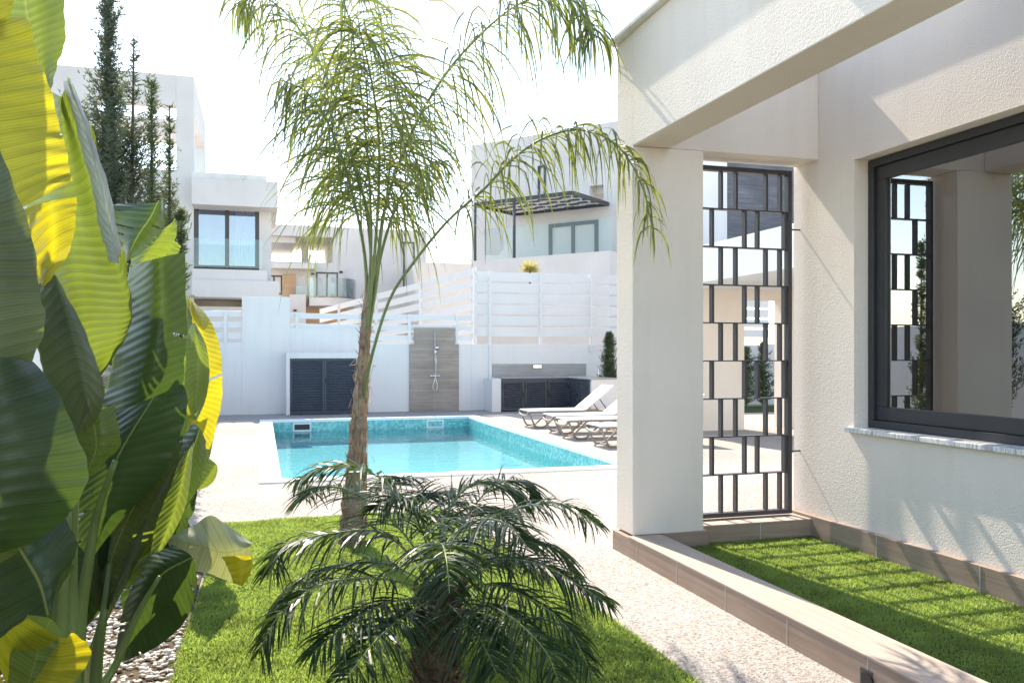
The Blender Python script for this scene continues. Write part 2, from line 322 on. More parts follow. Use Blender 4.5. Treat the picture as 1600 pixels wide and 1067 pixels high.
# lawn and pebble bed
LXL = lambda y: -.39 + .03 * math.sin(y * 1.3)
LXR = lambda y: 1.9 - .012 * (y - 3.4) ** 2 if y > 3.4 else 1.9
LFY = lambda x: 7.82 + .05 * (x + .2)
def blades(name, inside, x0, x1, y0, y1, dens, z, hmin, hmax, seed, wd=.0032):
    g = np.random.default_rng(seed); n = int(dens * (x1 - x0) * (y1 - y0))
    x = g.uniform(x0, x1, n); y = g.uniform(y0, y1, n); k = inside(x, y); x, y = x[k], y[k]; n = len(x)
    h = g.uniform(hmin, hmax, n) * (1 + .25 * np.sin(x * 9 + 3 * np.sin(y * 5)) * np.sin(y * 11)); a = g.uniform(0, 2 * np.pi, n); la = g.uniform(0, 2 * np.pi, n); l = g.uniform(.2, 1.3, n) * h
    dx, dy = np.cos(a) * wd, np.sin(a) * wd
    V = np.empty((n, 5, 3), dtype=np.float32)
    V[:, 0] = np.stack([x - dx, y - dy, np.full(n, z)], 1); V[:, 1] = np.stack([x + dx, y + dy, np.full(n, z)], 1)
    mx, my = x + np.cos(la) * l * .35, y + np.sin(la) * l * .35
    V[:, 2] = np.stack([mx + dx * .8, my + dy * .8, z + h * .6], 1); V[:, 3] = np.stack([mx - dx * .8, my - dy * .8, z + h * .6], 1)
    V[:, 4] = np.stack([x + np.cos(la) * l, y + np.sin(la) * l, z + h], 1)
    me = bpy.data.meshes.new(name); me.vertices.add(n * 5); me.vertices.foreach_set('co', V.ravel())
    i = np.arange(n, dtype=np.int32) * 5
    loops = np.stack([i, i + 1, i + 2, i + 3, i + 3, i + 2, i + 4], 1).ravel()
    me.loops.add(n * 7); me.loops.foreach_set('vertex_index', loops)
    me.polygons.add(n * 2); st = np.stack([np.arange(n) * 7, np.arange(n) * 7 + 4], 1).ravel().astype(np.int32)
    me.polygons.foreach_set('loop_start', st); me.polygons.foreach_set('loop_total', np.tile([4, 3], n).astype(np.int32))
    me.update(calc_edges=True); me.validate(); me.materials.append(M['turf'])
    o = bpy.data.objects.new(name, me); COL.objects.link(o); return o
lp = [(LXL(y), y) for y in np.linspace(-2, 7.8, 12)] + [(x, LFY(x)) for x in np.linspace(-.1, 1.5, 4)] + [(LXR(y), y) for y in np.linspace(7.8, -2, 12)]
tag(MB().prism([(float(a), float(c)) for a, c in lp], -.01, .006).build('lawn_base', M['turf_base']), kind='structure')
def inl(x, y):
    return (x > -.39 + .03 * np.sin(y * 1.3)) & (x < np.where(y > 3.4, 1.9 - .012 * (y - 3.4) ** 2, 1.9)) & (y < 7.82 + .05 * (x + .2))
g1 = blades('lawn_grass', inl, -.45, 1.95, 2.4, 7.95, 15000, .005, .012, .028, 1)
tag(g1, kind='stuff'); g1['label'] = 'short green turf of the lawn around the two palms'; g1['category'] = 'grass'
pbd = MB()
pbd.prism([(-2.9, -1), (-.37, -1), (-.37, 2), (-.38, 5), (-.38, 7.8), (-2.9, 7.8)], -.01, .012)
tag(pbd.build('planting_bed', M['soil']), kind='structure')
pe = MB(); ico = bmesh.new(); bmesh.ops.create_icosphere(ico, subdivisions=1, radius=1); IV = [v.co.copy() for v in ico.verts]; IF = [tuple(v.index for v in f.verts) for f in ico.faces]; ico.free()
for i in range(5200):
    x, y = rnd.uniform(-1.25, -.40), rnd.uniform(3.2, 7.75)
    r = rnd.uniform(.009, .019); a = rnd.uniform(0, 6.28); ca, sa = math.cos(a), math.sin(a); sx, sy, sz = r * rnd.uniform(.9, 1.4), r * rnd.uniform(.7, 1), r * rnd.uniform(.5, .8)
    z = .012 + rnd.uniform(.3, 1.1) * sz
    pe.add([(x + ca * v.x * sx - sa * v.y * sy, y + sa * v.x * sx + ca * v.y * sy, z + v.z * sz) for v in IV], IF)
o = tag(pe.build('pebbles', M['pebble'], smooth=True), kind='stuff'); o['label'] = 'cream and brown pebbles covering the bed under the broad-leaved plants'; o['category'] = 'pebbles'
# ------------------------------------------------------------------ near house
HX, YF = 4.22, 5.70; ZT = 3.86
house = thing('house', 'cream rendered house with square porch column, beam and dark framed window', 'house', (4.15, 6.0, 0))
WY1, WY0, WZ0, WZ1 = 5.29, 2.3, .945, 2.93
wl = MB(); WT = .34
wl.box(HX, HX+WT, WY1, 6.03, 0, ZT).box(HX, HX+WT, WY0, WY1, 0, WZ0-.035).box(HX, HX+WT, WY0, WY1, WZ1, ZT).box(HX, HX+WT, -4, WY0, 0, ZT)
wl.build('wall', M['stucco'], house)
MB().box(HX+WT, 9.5, 5.70, 6.02, 0, ZT-.003).build('wall', M['stucco'], house)
MB().box(2.62, 3.20, YF, 6.0, .156, 3.02).build('column', M['stucco'], house, bevel=.008)
MB().box(2.623, HX-.001, YF, 5.998, 3.02, ZT-.001).box(2.62, 2.92, -4, YF+.0, 3.02, ZT).build('beam', M['stucco'], house, bevel=.007)
cpm = MB(); cpm.box(2.565, 2.97, -4, 6.05, ZT, ZT+.04).box(2.97, HX+.4, 5.64, 6.05, ZT, ZT+.04).box(HX-.06, HX+.4, -4, 5.64, ZT, ZT+.04)
cpm.build('coping', M['coping'], house, bevel=.01)
MB().box(HX, 9.4, -4, 4.05, ZT+.045, ZT+.28).build('roof', M['stucco'], house, bevel=.01)
MB().box(2.40, HX-.003, 3.75, 4.05, ZT+.045, ZT+.33).build('shade_cross_beam', M['stucco'], house, bevel=.01)  # unseen beam above the coping, added to shade the near beam face
MB().box(HX+WT, 9.4, 4.05, 5.9, ZT-.06, ZT-.005).build('roof_deck', M['white'], house)
# skirtings and planter kerb
SK = .156
pl = thing('planter', 'long turf planter edged with wood-look tile kerb beside the house', 'planter', (3.3, 4, 0))
KX0, KX1 = 2.585, 2.845
km = MB(); km.box(KX0, KX1, -2, 5.995, 0, SK-.012); km.build('kerb_side', M['kerb_y'], pl, bevel=.002)
km = MB(); km.box(KX0-.004, KX1+.002, -2, YF-.004, SK-.012, SK); km.build('kerb_top', M['kerb_top'], pl, bevel=.002)
def joint(par, *a): MB().box(*a).build('tile_joint', M['grout'], par)
for y in (5.55, 4.95, 4.35, 3.75, 3.15, 2.55): joint(pl, KX0-.0015, KX0+.01, y-.002, y+.002, .001, SK-.013)
for y in (5.0, 4.1, 3.2): joint(pl, HX-.046, HX-.03, y-.002, y+.002, .03, .208)
joint(pl, 3.718, 3.722, 5.742, 5.75, .03, .178)
MB().box(2.865, 3.235, YF-.02, 5.99, 0, SK+.003).build('column_skirting', M['kerb_x'], pl, bevel=.002)
MB().box(3.235, HX-.042, 5.745, 6.05, 0, .178).build('kerb_end', M['kerb_x'], pl, bevel=.002)
MB().box(3.236, HX-.04, 5.741, 6.055, .178, .186).build('kerb_end_top', M['kerb_top'], pl)
MB().box(HX-.042, HX-.001, -2, 6.05, 0, .21).build('wall_skirting', M['kerb_y'], pl, bevel=.002)
p = gx(1357, 1062, KX0)
dr = MB(); dr.tube([(KX0-.012, p.y, p.z), (KX0-.002, p.y, p.z)], .036, 20); dr.build('drain_outlet', M['black'], pl)
MB().box(KX0-.008, KX0-.003, p.y-.03, p.y+.045, p.z-.05, p.z+.045).build('drain_plate', M['screen_metal'], pl)
MB().box(KX1, HX-.042, -2, 5.745, 0, .045).build('turf_bed', M['turf_base'], pl)
g2 = blades('planter_grass', lambda x, y: (x > KX1) & ~((x < 3.24) & (y > YF-.02)), KX1, HX-.045, 2.2, 5.74, 17000, .044, .010, .022, 2, .0026)
tag(g2, kind='stuff'); g2['label'] = 'striped sunlit turf filling the tiled planter below the window'; g2['category'] = 'grass'
# window
FX = HX + .12
wf = MB(); fw = .07
def rectframe(mb, x0, x1, y0, y1, z0, z1, w):
    mb.box(x0, x1, y0, y1, z0, z0+w).box(x0, x1, y0, y1, z1-w, z1).box(x0, x1, y0, y0+w, z0+w, z1-w).box(x0, x1, y1-w, y1, z0+w, z1-w); return mb
win = rectframe(MB(), FX, FX+.09, WY0, WY1-.004, WZ0+.002, WZ1-.004, .055).build('window', M['alu'], house, bevel=.003)
sash = rectframe(MB(), FX+.025, FX+.075, WY0+.057, WY1-.061, WZ0+.059, WZ1-.061, .10)
sash.build('sash', M['alu'], win, bevel=.004)
MB().box(FX+.045, FX+.051, WY0+.15, WY1-.155, WZ0+.155, WZ1-.155).build('pane', M['glass_window'], win)
MB().box(HX-.045, FX+.1, WY0-.05, WY1+.055, WZ0-.034, WZ0).build('sill', M['marble'], win, bevel=.004)
rm = MB(); X0, X1 = HX+WT, 7.8
rm.add([(X0,-1,.02),(X1,-1,.02),(X1,5.6,.02),(X0,5.6,.02),(X0,-1,3.2),(X1,-1,3.2),(X1,5.6,3.2),(X0,5.6,3.2)], [(0,1,2,3),(7,6,5,4),(1,5,6,2),(2,6,7,3),(4,5,1,0)])
rm.build('room_interior', M['room'], house)
# metal screen
scn = thing('metal_screen', 'dark metal screen of staggered upright bars between column and house wall', 'screen', (3.7, 5.9, .186))
GX0, GX1, GZ0, GZ1, GY = 3.245, HX-.095, .20, 2.97, 5.945
ft = .036
rectf = MB(); d2 = .03
rectf.box(GX0, GX1, GY-d2, GY+d2, GZ0, GZ0+ft).box(GX0, GX1, GY-d2, GY+d2, GZ1-ft, GZ1).box(GX1-ft, GX1, GY-d2, GY+d2, GZ0+ft, GZ1-ft).box(GX0, GX0+ft-.01, GY-d2, GY+d2, GZ0+ft, GZ1-ft)
rectf.build('frame', M['screen_metal'], scn, bevel=.003)
rows = 9; ph = (GZ1 - GZ0 - 2 * ft) / rows
W_ = GX1 - GX0
for i in range(1, rows):
    z = GZ0 + ft + i * ph; MB().box(GX0+ft-.01, GX1-ft, GY-d2+.002, GY+d2-.002, z-.0045, z+.0045).build('cross_bar', M['screen_metal'], scn)
for i in range(rows):
    z0, z1 = GZ0 + ft + i * ph + .004, GZ0 + ft + (i + 1) * ph - .004
    if i % 2 == 0: fr_ = (.055, .195, .375, .655, .79, .925)[1:5] if False else (.365, .505, .775, .91)
    else: fr_ = (.285, .585, .70, .975 - .0)
    if i % 2 == 0:
        xs = [gy(q, 600, GY).x for q in (1126, 1149, 1196, 1218)]
    else:
        xs = [gy(q, 600, GY).x for q in (1112, 1163, 1183, 1229)]
    for x in [min(q_, GX1-ft-.022) for q_ in xs]: MB().box(x-.009, x+.009, GY-.024, GY+.024, z0, z1).build('bar', M['screen_metal'], scn)
for z in (.70, 2.50): MB().tube([(GX1-.01, GY, z), (HX+.002, GY-.0, z)], .006, 8).build('bracket', M['black'], scn)
# ------------------------------------------------------------------ back boundary wall
BY = 21.4
zz = lambda px, py, Y=BY: gy(px, py, Y).z
xx = lambda px, Y=BY: gy(px, 551, Y).x
bw = thing('boundary_wall', 'long white rendered garden wall behind the pool with a taller pier', 'wall', (3, BY, 0))
zlow = zz(600, 537); m = MB()
z1w = zz(700, 538)
m.box(-6, xx(378), BY, BY+.2, 0, zz(350, 535))
m.box(xx(378), xx(453), BY-.004, BY+.2, 0, zz(415, 464))
m.box(xx(453), xx(570), BY, BY+.2, 0, zz(500, 513))
m.box(xx(570), xx(737), BY+.002, BY+.2, 0, zz(650, 537))
m.box(xx(737), 14.2, BY, BY+.2, 0, zz(800, 538))
m.box(14.2, 18, BY, BY+.2, 0, 1.75)
m.build('wall', M['white'], bw, bevel=.006)
mb = MB().box(-3.2, -3.0, -6, BY, 0, 2.0); sw = thing('side_wall', 'white garden wall running behind the conifers at the left', 'wall', (-3.1, 8, 0)); mb.build('wall', M['white'], sw)
# low louvre fences on the wall
def louvre(nm, label, pts, z0, z1, pitch, sl_h, th=.025, tilt=0, posts=(), group=None, postw=.06, pz0=None):
    (xa, ya), (xb, yb) = pts; t = thing(nm, label, 'fence', ((xa+xb)/2, (ya+yb)/2, z0), 0, group)
    dv = Vector((xb-xa, yb-ya, 0)); L = dv.length; dv.normalize(); nv = Vector((dv.y, -dv.x, 0))
    k = 0; z = z1
    while z - sl_h >= z0 - .02:
        A = Vector((xa, ya, z - sl_h/2)); B = Vector((xb, yb, z - sl_h/2))
        MB().obox(A, B, th, sl_h, (0, 0, 1)).build('slat', M['fence_white'], t, bevel=.004)
        z -= pitch
    for s in posts:
        c = Vector((xa, ya, 0)) + dv * (s * L) + nv * (.045)
        MB().box(c.x-postw/2, c.x+postw/2, c.y-.025, c.y+.025, z0 if pz0 is None else pz0(s), z1+.01).build('post', M['fence_white'], t)
    return t
# left panel x341-378
zt_, zb_ = zz(600, 487), zz(600, 537)
def fp(px, xa, xb): return (xx(px) - xa) / (xb - xa)
def low(px0, px1, posts, label, yt, yb, n, gap):
    xa, xb = xx(px0), xx(px1); z1, z0 = zz(px0, yt), zz(px0, yb); P = (z1 - z0) / n
    return louvre('louvre_fence', label, ((xa, BY+.06), (xb, BY+.06)), z0, z1, P, P - gap, .03, 0, [fp(p, xa, xb) for p in posts], 'white slatted fences', .07)
low(250, 378, (352,), 'short white slatted fence panel left of the tall white pier', 484, 537, 3, .12)
low(453, 738, (464, 566, 640, 714), 'low white slatted fence above the pump cabinet and shower', 489, 538, 2.9, .13)
MB()
# tall louvre fence at right
xa, xb = xx(742), 14.2; z1, z0 = zz(742, 424), zz(742, 537.5)
P = (z1 - z0) / 6.55
tl = louvre('louvre_fence', 'tall white slatted fence standing on the wall behind the sun loungers', ((xa, BY+.10), (xb, BY+.10)), z0, z1, P, P - .055, .03, 0, [fp(p, xa, xb) for p in (846, )], 'white slatted fences', .07)
for px, yb in ((766, 631), (924, 550)):
    p = gy(px, yb, BY-.03); MB().box(p.x-.035, p.x+.035, BY-.055, BY-.002, p.z, z1+.02).build('post', M['fence_white'], tl)
MB().box(xx(742)-.03, xx(742)+.03, BY+.02, BY+.08, z0, z1).build('post', M['fence_white'], tl)
# receding fence of the neighbour plot (rises towards the right)
A = W(741, 424, 24.); B = W(500, 487, 33)
rf = thing('louvre_fence', 'receding white slatted fence stepping down behind the queen palm', 'fence', (A.x, A.y, 0), 0, 'white slatted fences')
dir_ = (B - A); 
for k in range(7):
    off = Vector((0, 0, -.33 * k)); MB().obox(A + off, B + off, .03, .2, (0, 0, 1)).build('slat', M['fence_white'], rf)
for s in (0, .28, .56, .84):
    c = A + dir_ * s; MB().box(c.x-.05, c.x+.05, c.y-.06, c.y-.02, c.z-2.3, c.z+.12).build('post', M['fence_white'], rf)
MB().obox(A+Vector((0,.1,-3.2)), B+Vector((0,.1,-3.2)), .15, 2.1).build('base_wall', M['white'], rf)
# pump cabinet
pc = thing('pump_cabinet', 'white block pump cabinet with two dark grey louvred doors', 'cabinet', (xx(505), 20.9, 0))
CY = 20.95; x0, x1 = xx(447, CY), xx(562, CY); z1 = zz(447, 551, CY); dx0, dx1 = xx(453, CY), xx(557, CY); dz1 = zz(505, 560, CY)
MB().box(x0, dx0, CY, BY-.005, 0, z1).box(dx1, x1, CY, BY-.005, 0, z1).box(dx0, dx1, CY-.0, BY-.005, dz1, z1).build('surround', M['white'], pc, bevel=.01)
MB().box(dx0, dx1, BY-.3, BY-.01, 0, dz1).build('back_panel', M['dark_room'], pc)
def ldoor(par, x0, x1, y, z0, z1, hx, hz, n, ax='x', nm='door'):
    # louvred door in plane y (front face), spans x0..x1
    fw = .045 if ax == 'x' else .045
    T = (lambda a, b_, c: (a, b_, c)) if ax == 'x' else (lambda a, b_, c: (b_, a, c))
    def bx(mb, a0, a1, b0, b1, c0, c1):
        p, q = T(a0, b0, c0), T(a1, b1, c1); return mb.box(p[0], q[0], p[1], q[1], p[2], q[2])
    m = MB(); bx(m, x0, x1, y, y+.04, z0, z0+fw); bx(m, x0, x1, y, y+.04, z1-fw, z1); bx(m, x0, x0+fw, y, y+.04, z0+fw, z1-fw); bx(m, x1-fw, x1, y, y+.04, z0+fw, z1-fw)
    d = m.build(nm, M['alu_door'], par, bevel=.003)
    lo = MB(); h = (z1 - z0 - 2*fw) / n
    for i in range(n):
        zc = z0 + fw + (i + .5) * h
        vs = [T(x0+fw, y+.002, zc-h*.4), T(x1-fw, y+.002, zc-h*.4), T(x1-fw, y+.034, zc+h*.3), T(x0+fw, y+.034, zc+h*.3), T(x0+fw, y+.008, zc-h*.44), T(x1-fw, y+.008, zc-h*.44), T(x1-fw, y+.04, zc+h*.26), T(x0+fw, y+.04, zc+h*.26)]
        lo.add(vs, [(0,1,2,3),(7,6,5,4),(0,4,5,1),(2,6,7,3),(1,5,6,2),(0,3,7,4)])
    lo.build('louvre', M['alu_door'], d)
    if hx is not None:
        h_ = MB(); bx(h_, hx-.018, hx+.018, y-.012, y, hz-.07, hz+.07); bx(h_, hx-.012, hx+.09 if ax == 'x' and n > 16 else hx+.012, y-.05, y-.03, hz+.01, hz+.035); bx(h_, hx-.01, hx+.01, y-.032, y-.012, hz+.01, hz+.035)
        h_.build('handle', M['black'], d)
    hg = MB(); sx = x0 + .012 if (hx is None or hx > (x0+x1)/2) else x1 - .03
    for zc in (z0 + .14, z1 - .14): bx(hg, sx, sx+.018, y-.012, y, zc-.05, zc+.05)
    hg.build('hinge', M['black'], d); return d
xm = (dx0 + dx1) / 2 + .02
ldoor(pc, dx0+.005, xm-.003, CY+.02, .02, dz1-.01, None, 0, 20)
ldoor(pc, xm+.003, dx1-.005, CY+.02, .02, dz1-.01, xm+.04, zz(510, 594, CY), 20)
# shower
sh = thing('outdoor_shower', 'chrome outdoor shower on a stepped panel of brown wood-look tiles', 'shower', (xx(678), BY-.05, 0))
SY = BY - .045
sx0, sx1, sz = xx(640, SY), xx(717, SY), zz(678, 538, SY); tx0, tx1, tz = xx(647.5, SY), xx(711, SY), zz(678, 512, SY)
MB().box(sx0, sx1, SY, BY-.004, 0, sz).box(tx0, tx1, SY, BY+.12, sz, tz).build('tile_panel', M['shower_tile'], sh, bevel=.003)
j = MB(); cx = xx(679, SY)
for k in range(1, 9):
    z = k * .265
    if z < sz: joint(sh, sx0, sx1, SY-.0015, SY, z-.0025, z+.0025)
    elif z < tz: joint(sh, tx0, tx1, SY-.0015, SY, z-.0025, z+.0025)
joint(sh, cx-.002, cx+.002, SY-.001, SY, 0, tz)
zr0, zr1, zh = zz(680, 587, SY), zz(680, 516, SY), zz(680, 543, SY)
MB().tube([(cx+.0, SY-.06, zr0), (cx, SY-.06, zr1)], .011, 10).tube([(cx, SY-.06, zr1-.05), (cx, SY, zr1-.05)], .012, 8).tube([(cx, SY-.06, zh-.2), (cx, SY, zh-.2)], .012, 8).build('riser_rail', M['chrome'], sh, smooth=True)
MB().tube([(cx+.02, SY-.07, zh-.22), (cx+.02, SY-.09, zh-.02)], .014, 10).tube([(cx+.03, SY-.09, zh), (cx+.035, SY-.14, zh-.025)], [.05, .055], 14).tube([(cx, SY-.075, zh-.21), (cx+.03, SY-.09, zh-.21)], .02, 8).build('hand_shower', M['chrome'], sh, smooth=True)
MB().tube([(cx-.13, SY-.07, zr0), (cx+.1, SY-.07, zr0)], .022, 12).tube([(cx-.14, SY-.07, zr0), (cx-.09, SY-.07, zr0)], .03, 12).tube([(cx+.06, SY-.07, zr0), (cx+.11, SY-.07, zr0)], .03, 12).tube([(cx, SY-.07, zr0), (cx, SY, zr0)], .03, 10).build('mixer', M['chrome'], sh, smooth=True)
hz = []
for i in range(25):
    t = i / 24; a = math.pi * t
    if t < .5: hz.append((cx - .055 * math.sin(math.pi * min(1, t*2)) ** .7 , SY - .08, zr0 - .36 * (t * 2) ** 1.0))
hp = [(cx, SY-.08, zr0), (cx-.02, SY-.09, zr0-.12), (cx-.06, SY-.09, zr0-.24), (cx-.055, SY-.09, zr0-.34), (cx-.01, SY-.09, zr0-.38), (cx+.045, SY-.09, zr0-.33), (cx+.05, SY-.09, zr0-.22), (cx+.02, SY-.09, zr0-.1), (cx+.012, SY-.1, zr0+.15), (cx+.02, SY-.1, zr0+.4), (cx+.02, SY-.08, zh-.22)]
def cr(pts, n):                                    # catmull-rom resample
    P = [Vector(p) for p in pts]; P = [P[0]*2-P[1]] + P + [P[-1]*2-P[-2]]; out = []; m = len(P) - 3
    for i in range(n):
        t = i / (n - 1) * m; k = min(int(t), m - 1); t -= k; a, b_, c, d = P[k:k+4]
        out.append(.5 * ((2*b_) + (c-a)*t + (2*a-5*b_+4*c-d)*t*t + (3*b_-a-3*c+d)*t**3))
    return out
MB().tube(cr(hp, 40), .007, 6).build('hose', M['chrome'], sh, smooth=True)
# outdoor kitchen
kt = thing('outdoor_kitchen', 'L-shaped white outdoor kitchen with grey counter and dark louvred doors', 'kitchen counter', (xx(850), 20.6, 0))
KY = 20.65; ax0, ax1, aY = 7.66, 8.42, 19.17; kz = 0.845
kx0 = xx(769, KY); dx0, dzt = xx(783, KY), .76
MB().box(kx0, dx0, KY, BY-.004, 0, kz).box(ax1-.08, ax1, aY, BY-.004, 0, kz).box(ax0+.05, ax1-.08, aY, aY+.1, 0, kz).box(dx0, ax0, BY-.1, BY-.004, 0, kz).build('body', M['white'], kt, bevel=.005)
MB().box(dx0, ax1-.09, KY-.012, BY-.12, kz-.002, kz+.03).box(ax0-.03, ax1+.012, aY-.015, KY-.014, kz-.002, kz+.03).build('counter_top', M['grey_stone'], kt, bevel=.003)
MB().box(dx0, ax0+.05, KY+.002, KY+.045, kz-.07, kz-.003).box(ax0+.002, ax0+.045, aY+.1, KY+.002, kz-.07, kz-.003).build('top_rail', M['alu_door'], kt)
MB().box(xx(770, BY-.03), xx(916, BY-.03), BY-.03, BY-.002, kz+.031, zz(840, 568.5, BY-.03)).build('backsplash', M['grey_stone'], kt)
wd = (ax0 - dx0) / 3.0 - .02; xs = [dx0+.03 + i*(wd+.03) for i in range(3)]
for i, x in enumerate(xs):
    hx = x + wd - .02 if i == 0 else x + .02 if i == 2 else None
    ldoor(kt, x, min(x + wd, ax0-.0), KY+.004, .03, kz-.075, hx, .42, 13)
ldoor(kt, aY+.12, (aY+KY)/2+.04, ax0+.004, .03, kz-.075, None, .42, 13, 'y')
ldoor(kt, (aY+KY)/2+.05, KY-.01, ax0+.004, .03, kz-.075, (aY+KY)/2+.1, .42, 13, 'y')
tp = gy(935, 588, 19.9); MB().tube(cr([(tp.x, 19.9, kz+.03), (tp.x, 19.9, kz+.22), (tp.x-.02, 19.85, kz+.27), (tp.x-.05, 19.78, kz+.24), (tp.x-.05, 19.76, kz+.18)], 14), .012, 8).build('tap', M['chrome'], kt, smooth=True)
lt = tag(MB().box(xx(832), xx(845), BY-.07, BY-.032, zz(838, 575), zz(838, 570)).build('wall_lamp', M['chrome'], None, bevel=.004), 'small silver wall lamp on the grey stone backsplash', 'lamp')
# ------------------------------------------------------------------ sun loungers
def make_lounger():
    t = thing('sun_lounger', 'x', 'sun lounger', (0, 0, 0), 0, 'sun loungers lined up beside the pool'); t['_local'] = 1
    L, Wd, hz = 1.95, .64, .33; hx = 1.2; ang = R(38); bl = .80
    hx2, hz2 = hx + bl * math.cos(ang), hz + bl * math.sin(ang)
    for y in (0, Wd):
        fr = MB(); yy = y + (.015 if y == 0 else -.015)
        fr.tube(cr([(0, yy, hz-.035), (.03, yy, hz-.012), (.5, yy, hz-.01), (1.0, yy, hz-.01), (1.25, yy, hz-.01), (1.78, yy, hz-.03)], 18), .017, 8)
        fr.build('side_rail', M['frame_taupe'], t, smooth=True)
        for a, s in ((.02, 1), (.5, -1)) if False else ((0, 1),):
            lg = MB()   # front zig-zag leg: down, foot, up and back
            lg.tube(cr([(.02, yy, hz-.03), (.10, yy, .12), (.16, yy, .025), (.24, yy, .016), (.34, yy, .03), (.46, yy, .13), (.66, yy, hz-.02)], 22), .018, 8)
            lg.build('leg', M['frame_taupe'], t, smooth=True)
            lg = MB(); lg.tube(cr([(1.15, yy, hz-.03), (1.23, yy, .12), (1.29, yy, .025), (1.37, yy, .016), (1.46, yy, .03), (1.56, yy, .13), (1.70, yy, hz-.04)], 22), .018, 8)
            lg.build('leg', M['frame_taupe'], t, smooth=True)
    MB().tube(cr([(.0, .015, hz-.035), (-.005, .1, hz-.075), (-.005, Wd/2, hz-.095), (-.005, Wd-.1, hz-.075), (0, Wd-.015, hz-.035)], 16), .02, 8).build('foot_rail', M['frame_taupe'], t, smooth=True)
    MB().tube([(.24, .02, .016), (.24, Wd-.02, .016)], .012, 6).tube([(1.37, .02, .016), (1.37, Wd-.02, .016)], .012, 6).tube([(1.75, .02, hz-.03), (1.75, Wd-.02, hz-.03)], .015, 6).build('stretcher', M['frame_taupe'], t, smooth=True)
    s = MB(); s.box(.01, hx, .0, Wd, hz, hz+.022); s.build('seat_sling', M['sling'], t, bevel=.008)
    b_ = MB(); n_ = Vector((-math.sin(ang), 0, math.cos(ang)))
    b_.obox((hx+.015, Wd/2, hz+.012), (hx2, Wd/2, hz2), Wd, .024, n_); b_.build('backrest', M['sling'], t, bevel=.008)
    q = .5
    for y in (.04, Wd-.04): MB().tube([(hx + q*bl*math.cos(ang), y, hz + q*bl*math.sin(ang)), (hx + q*bl*math.cos(ang) + .2, y, hz-.02)], .01, 6).build('backrest_strut', M['black'], t)
    return t
LB = ['farthest white sling sun lounger, nearest the louvred kitchen doors', 'second white sun lounger from the kitchen, between the farthest and third', 'third white sun lounger from the kitchen, beside the pool edge', 'nearest white sun lounger, half hidden by the cream column']
proto = make_lounger()
for i, (x, y) in enumerate(((5.08, 15.95), (5.12, 14.6), (5.05, 13.62), (5.1, 12.3))):
    o = proto if i == 0 else copy_tree(proto); o.location = (x, y, 0); o.rotation_euler.z = R((0, -1.2, .8, -.4)[i]); o['label'] = LB[i]
# ------------------------------------------------------------------ far houses
def win_part(P, par, x0, x1, yt, yb, t, nmull=1, glass='glass_far', curtain=False, fw=.07):
    """framed window standing proud of the facade by a few cm"""
    a0, zt = P.hit(x0, yt, t); _, zb = P.hit(x0, yb, t); a1 = P.hit(x1, yb, t)[0]; a0, a1 = min(a0, a1), max(a0, a1)
    m = MB(); P.box(m, a0, a1, zt-fw, zt, t-.12, t); P.box(m, a0, a1, zb, zb+fw, t-.12, t); P.box(m, a0, a0+fw, zb+fw, zt-fw, t-.12, t); P.box(m, a1-fw, a1, zb+fw, zt-fw, t-.12, t)
    for k in range(nmull):
        c = a0 + (a1-a0) * (k+1) / (nmull+1); P.box(m, c-fw*.5, c+fw*.5, zb+fw, zt-fw, t-.1, t-.01)
    w_ = m.build('window', M['alu'], par)
    P.box(MB(), a0+fw, a1-fw, zb+fw, zt-fw, t-.07, t-.06).build('pane', M[glass], w_)
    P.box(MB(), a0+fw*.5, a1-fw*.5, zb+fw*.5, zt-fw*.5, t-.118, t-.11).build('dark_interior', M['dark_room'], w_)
    if curtain:
        c = MB(); u0 = a0 + (a1-a0)*.62; u1 = a1 - fw; nn = 24; vs = []
        for k in range(nn+1):
            s = u0 + (u1-u0)*k/nn; tt = t-.095 + .012*math.sin(k*1.9); vs += [P.P(s, tt, zb+fw), P.P(s, tt, zt-fw)]
        c.add(vs, [(2*k, 2*k+2, 2*k+3, 2*k+1) for k in range(nn)]); c.build('curtain', M['curtain'], w_)
    return w_
# house A (left)
AY = 27.0; PA = Pl((0, AY), (1, 0)); PA.n = Vector((0, -1))
hA = thing('villa', 'tall white cubic villa at the left with roof frame and curtained window', 'house', (-2, AY, 0))
xl, xr = -14.0, xx(303, AY); ztop = gy(303, 120, AY).z; dep = gx(321, 213, xr).y
fz = gy(276, 178, AY).z; f2 = gy(276, 166, AY).z
def zA(py, px=303): return gy(px, py, AY).z
za = zA(285)
ox0, ox1 = xx(150, AY), xx(275, AY)
m = MB()
m.box(xl, ox0, AY, AY+.35, 0, ztop); m.box(ox1, xr, AY, AY+.35, 0, ztop); m.box(ox0, ox1, AY, AY+.35, zA(166, 275), ztop); m.box(ox0, ox1, AY, AY+.35, 0, zA(266, 275))
m.build('front_wall', M['white2'], hA, bevel=.01)
m = MB(); yb = dep; m.box(xr-.35, xr-.003, AY+.35, yb, ztop-1.0, ztop-.003); m.box(xr-.35, xr-.003, yb-.7, yb, 0, ztop-1.0); m.box(xr-.35, xr-.003, AY+.35, yb-.7, 0, zA(268)); m.build('side_wall', M['white2'], hA)
m = MB(); m.box(xl, xr-.36, yb-.4, yb-.02, zA(266)-3, zA(232)); m.box(xl, xr-.36, yb-2.2, yb-1.9, gy(275, 222, yb-2.2).z, gy(275, 187, yb-2.2).z); m.box(xl, xr-.36, AY+.36, yb-.02, zA(285)-.3, zA(285)); m.build('roof', M['white2'], hA)
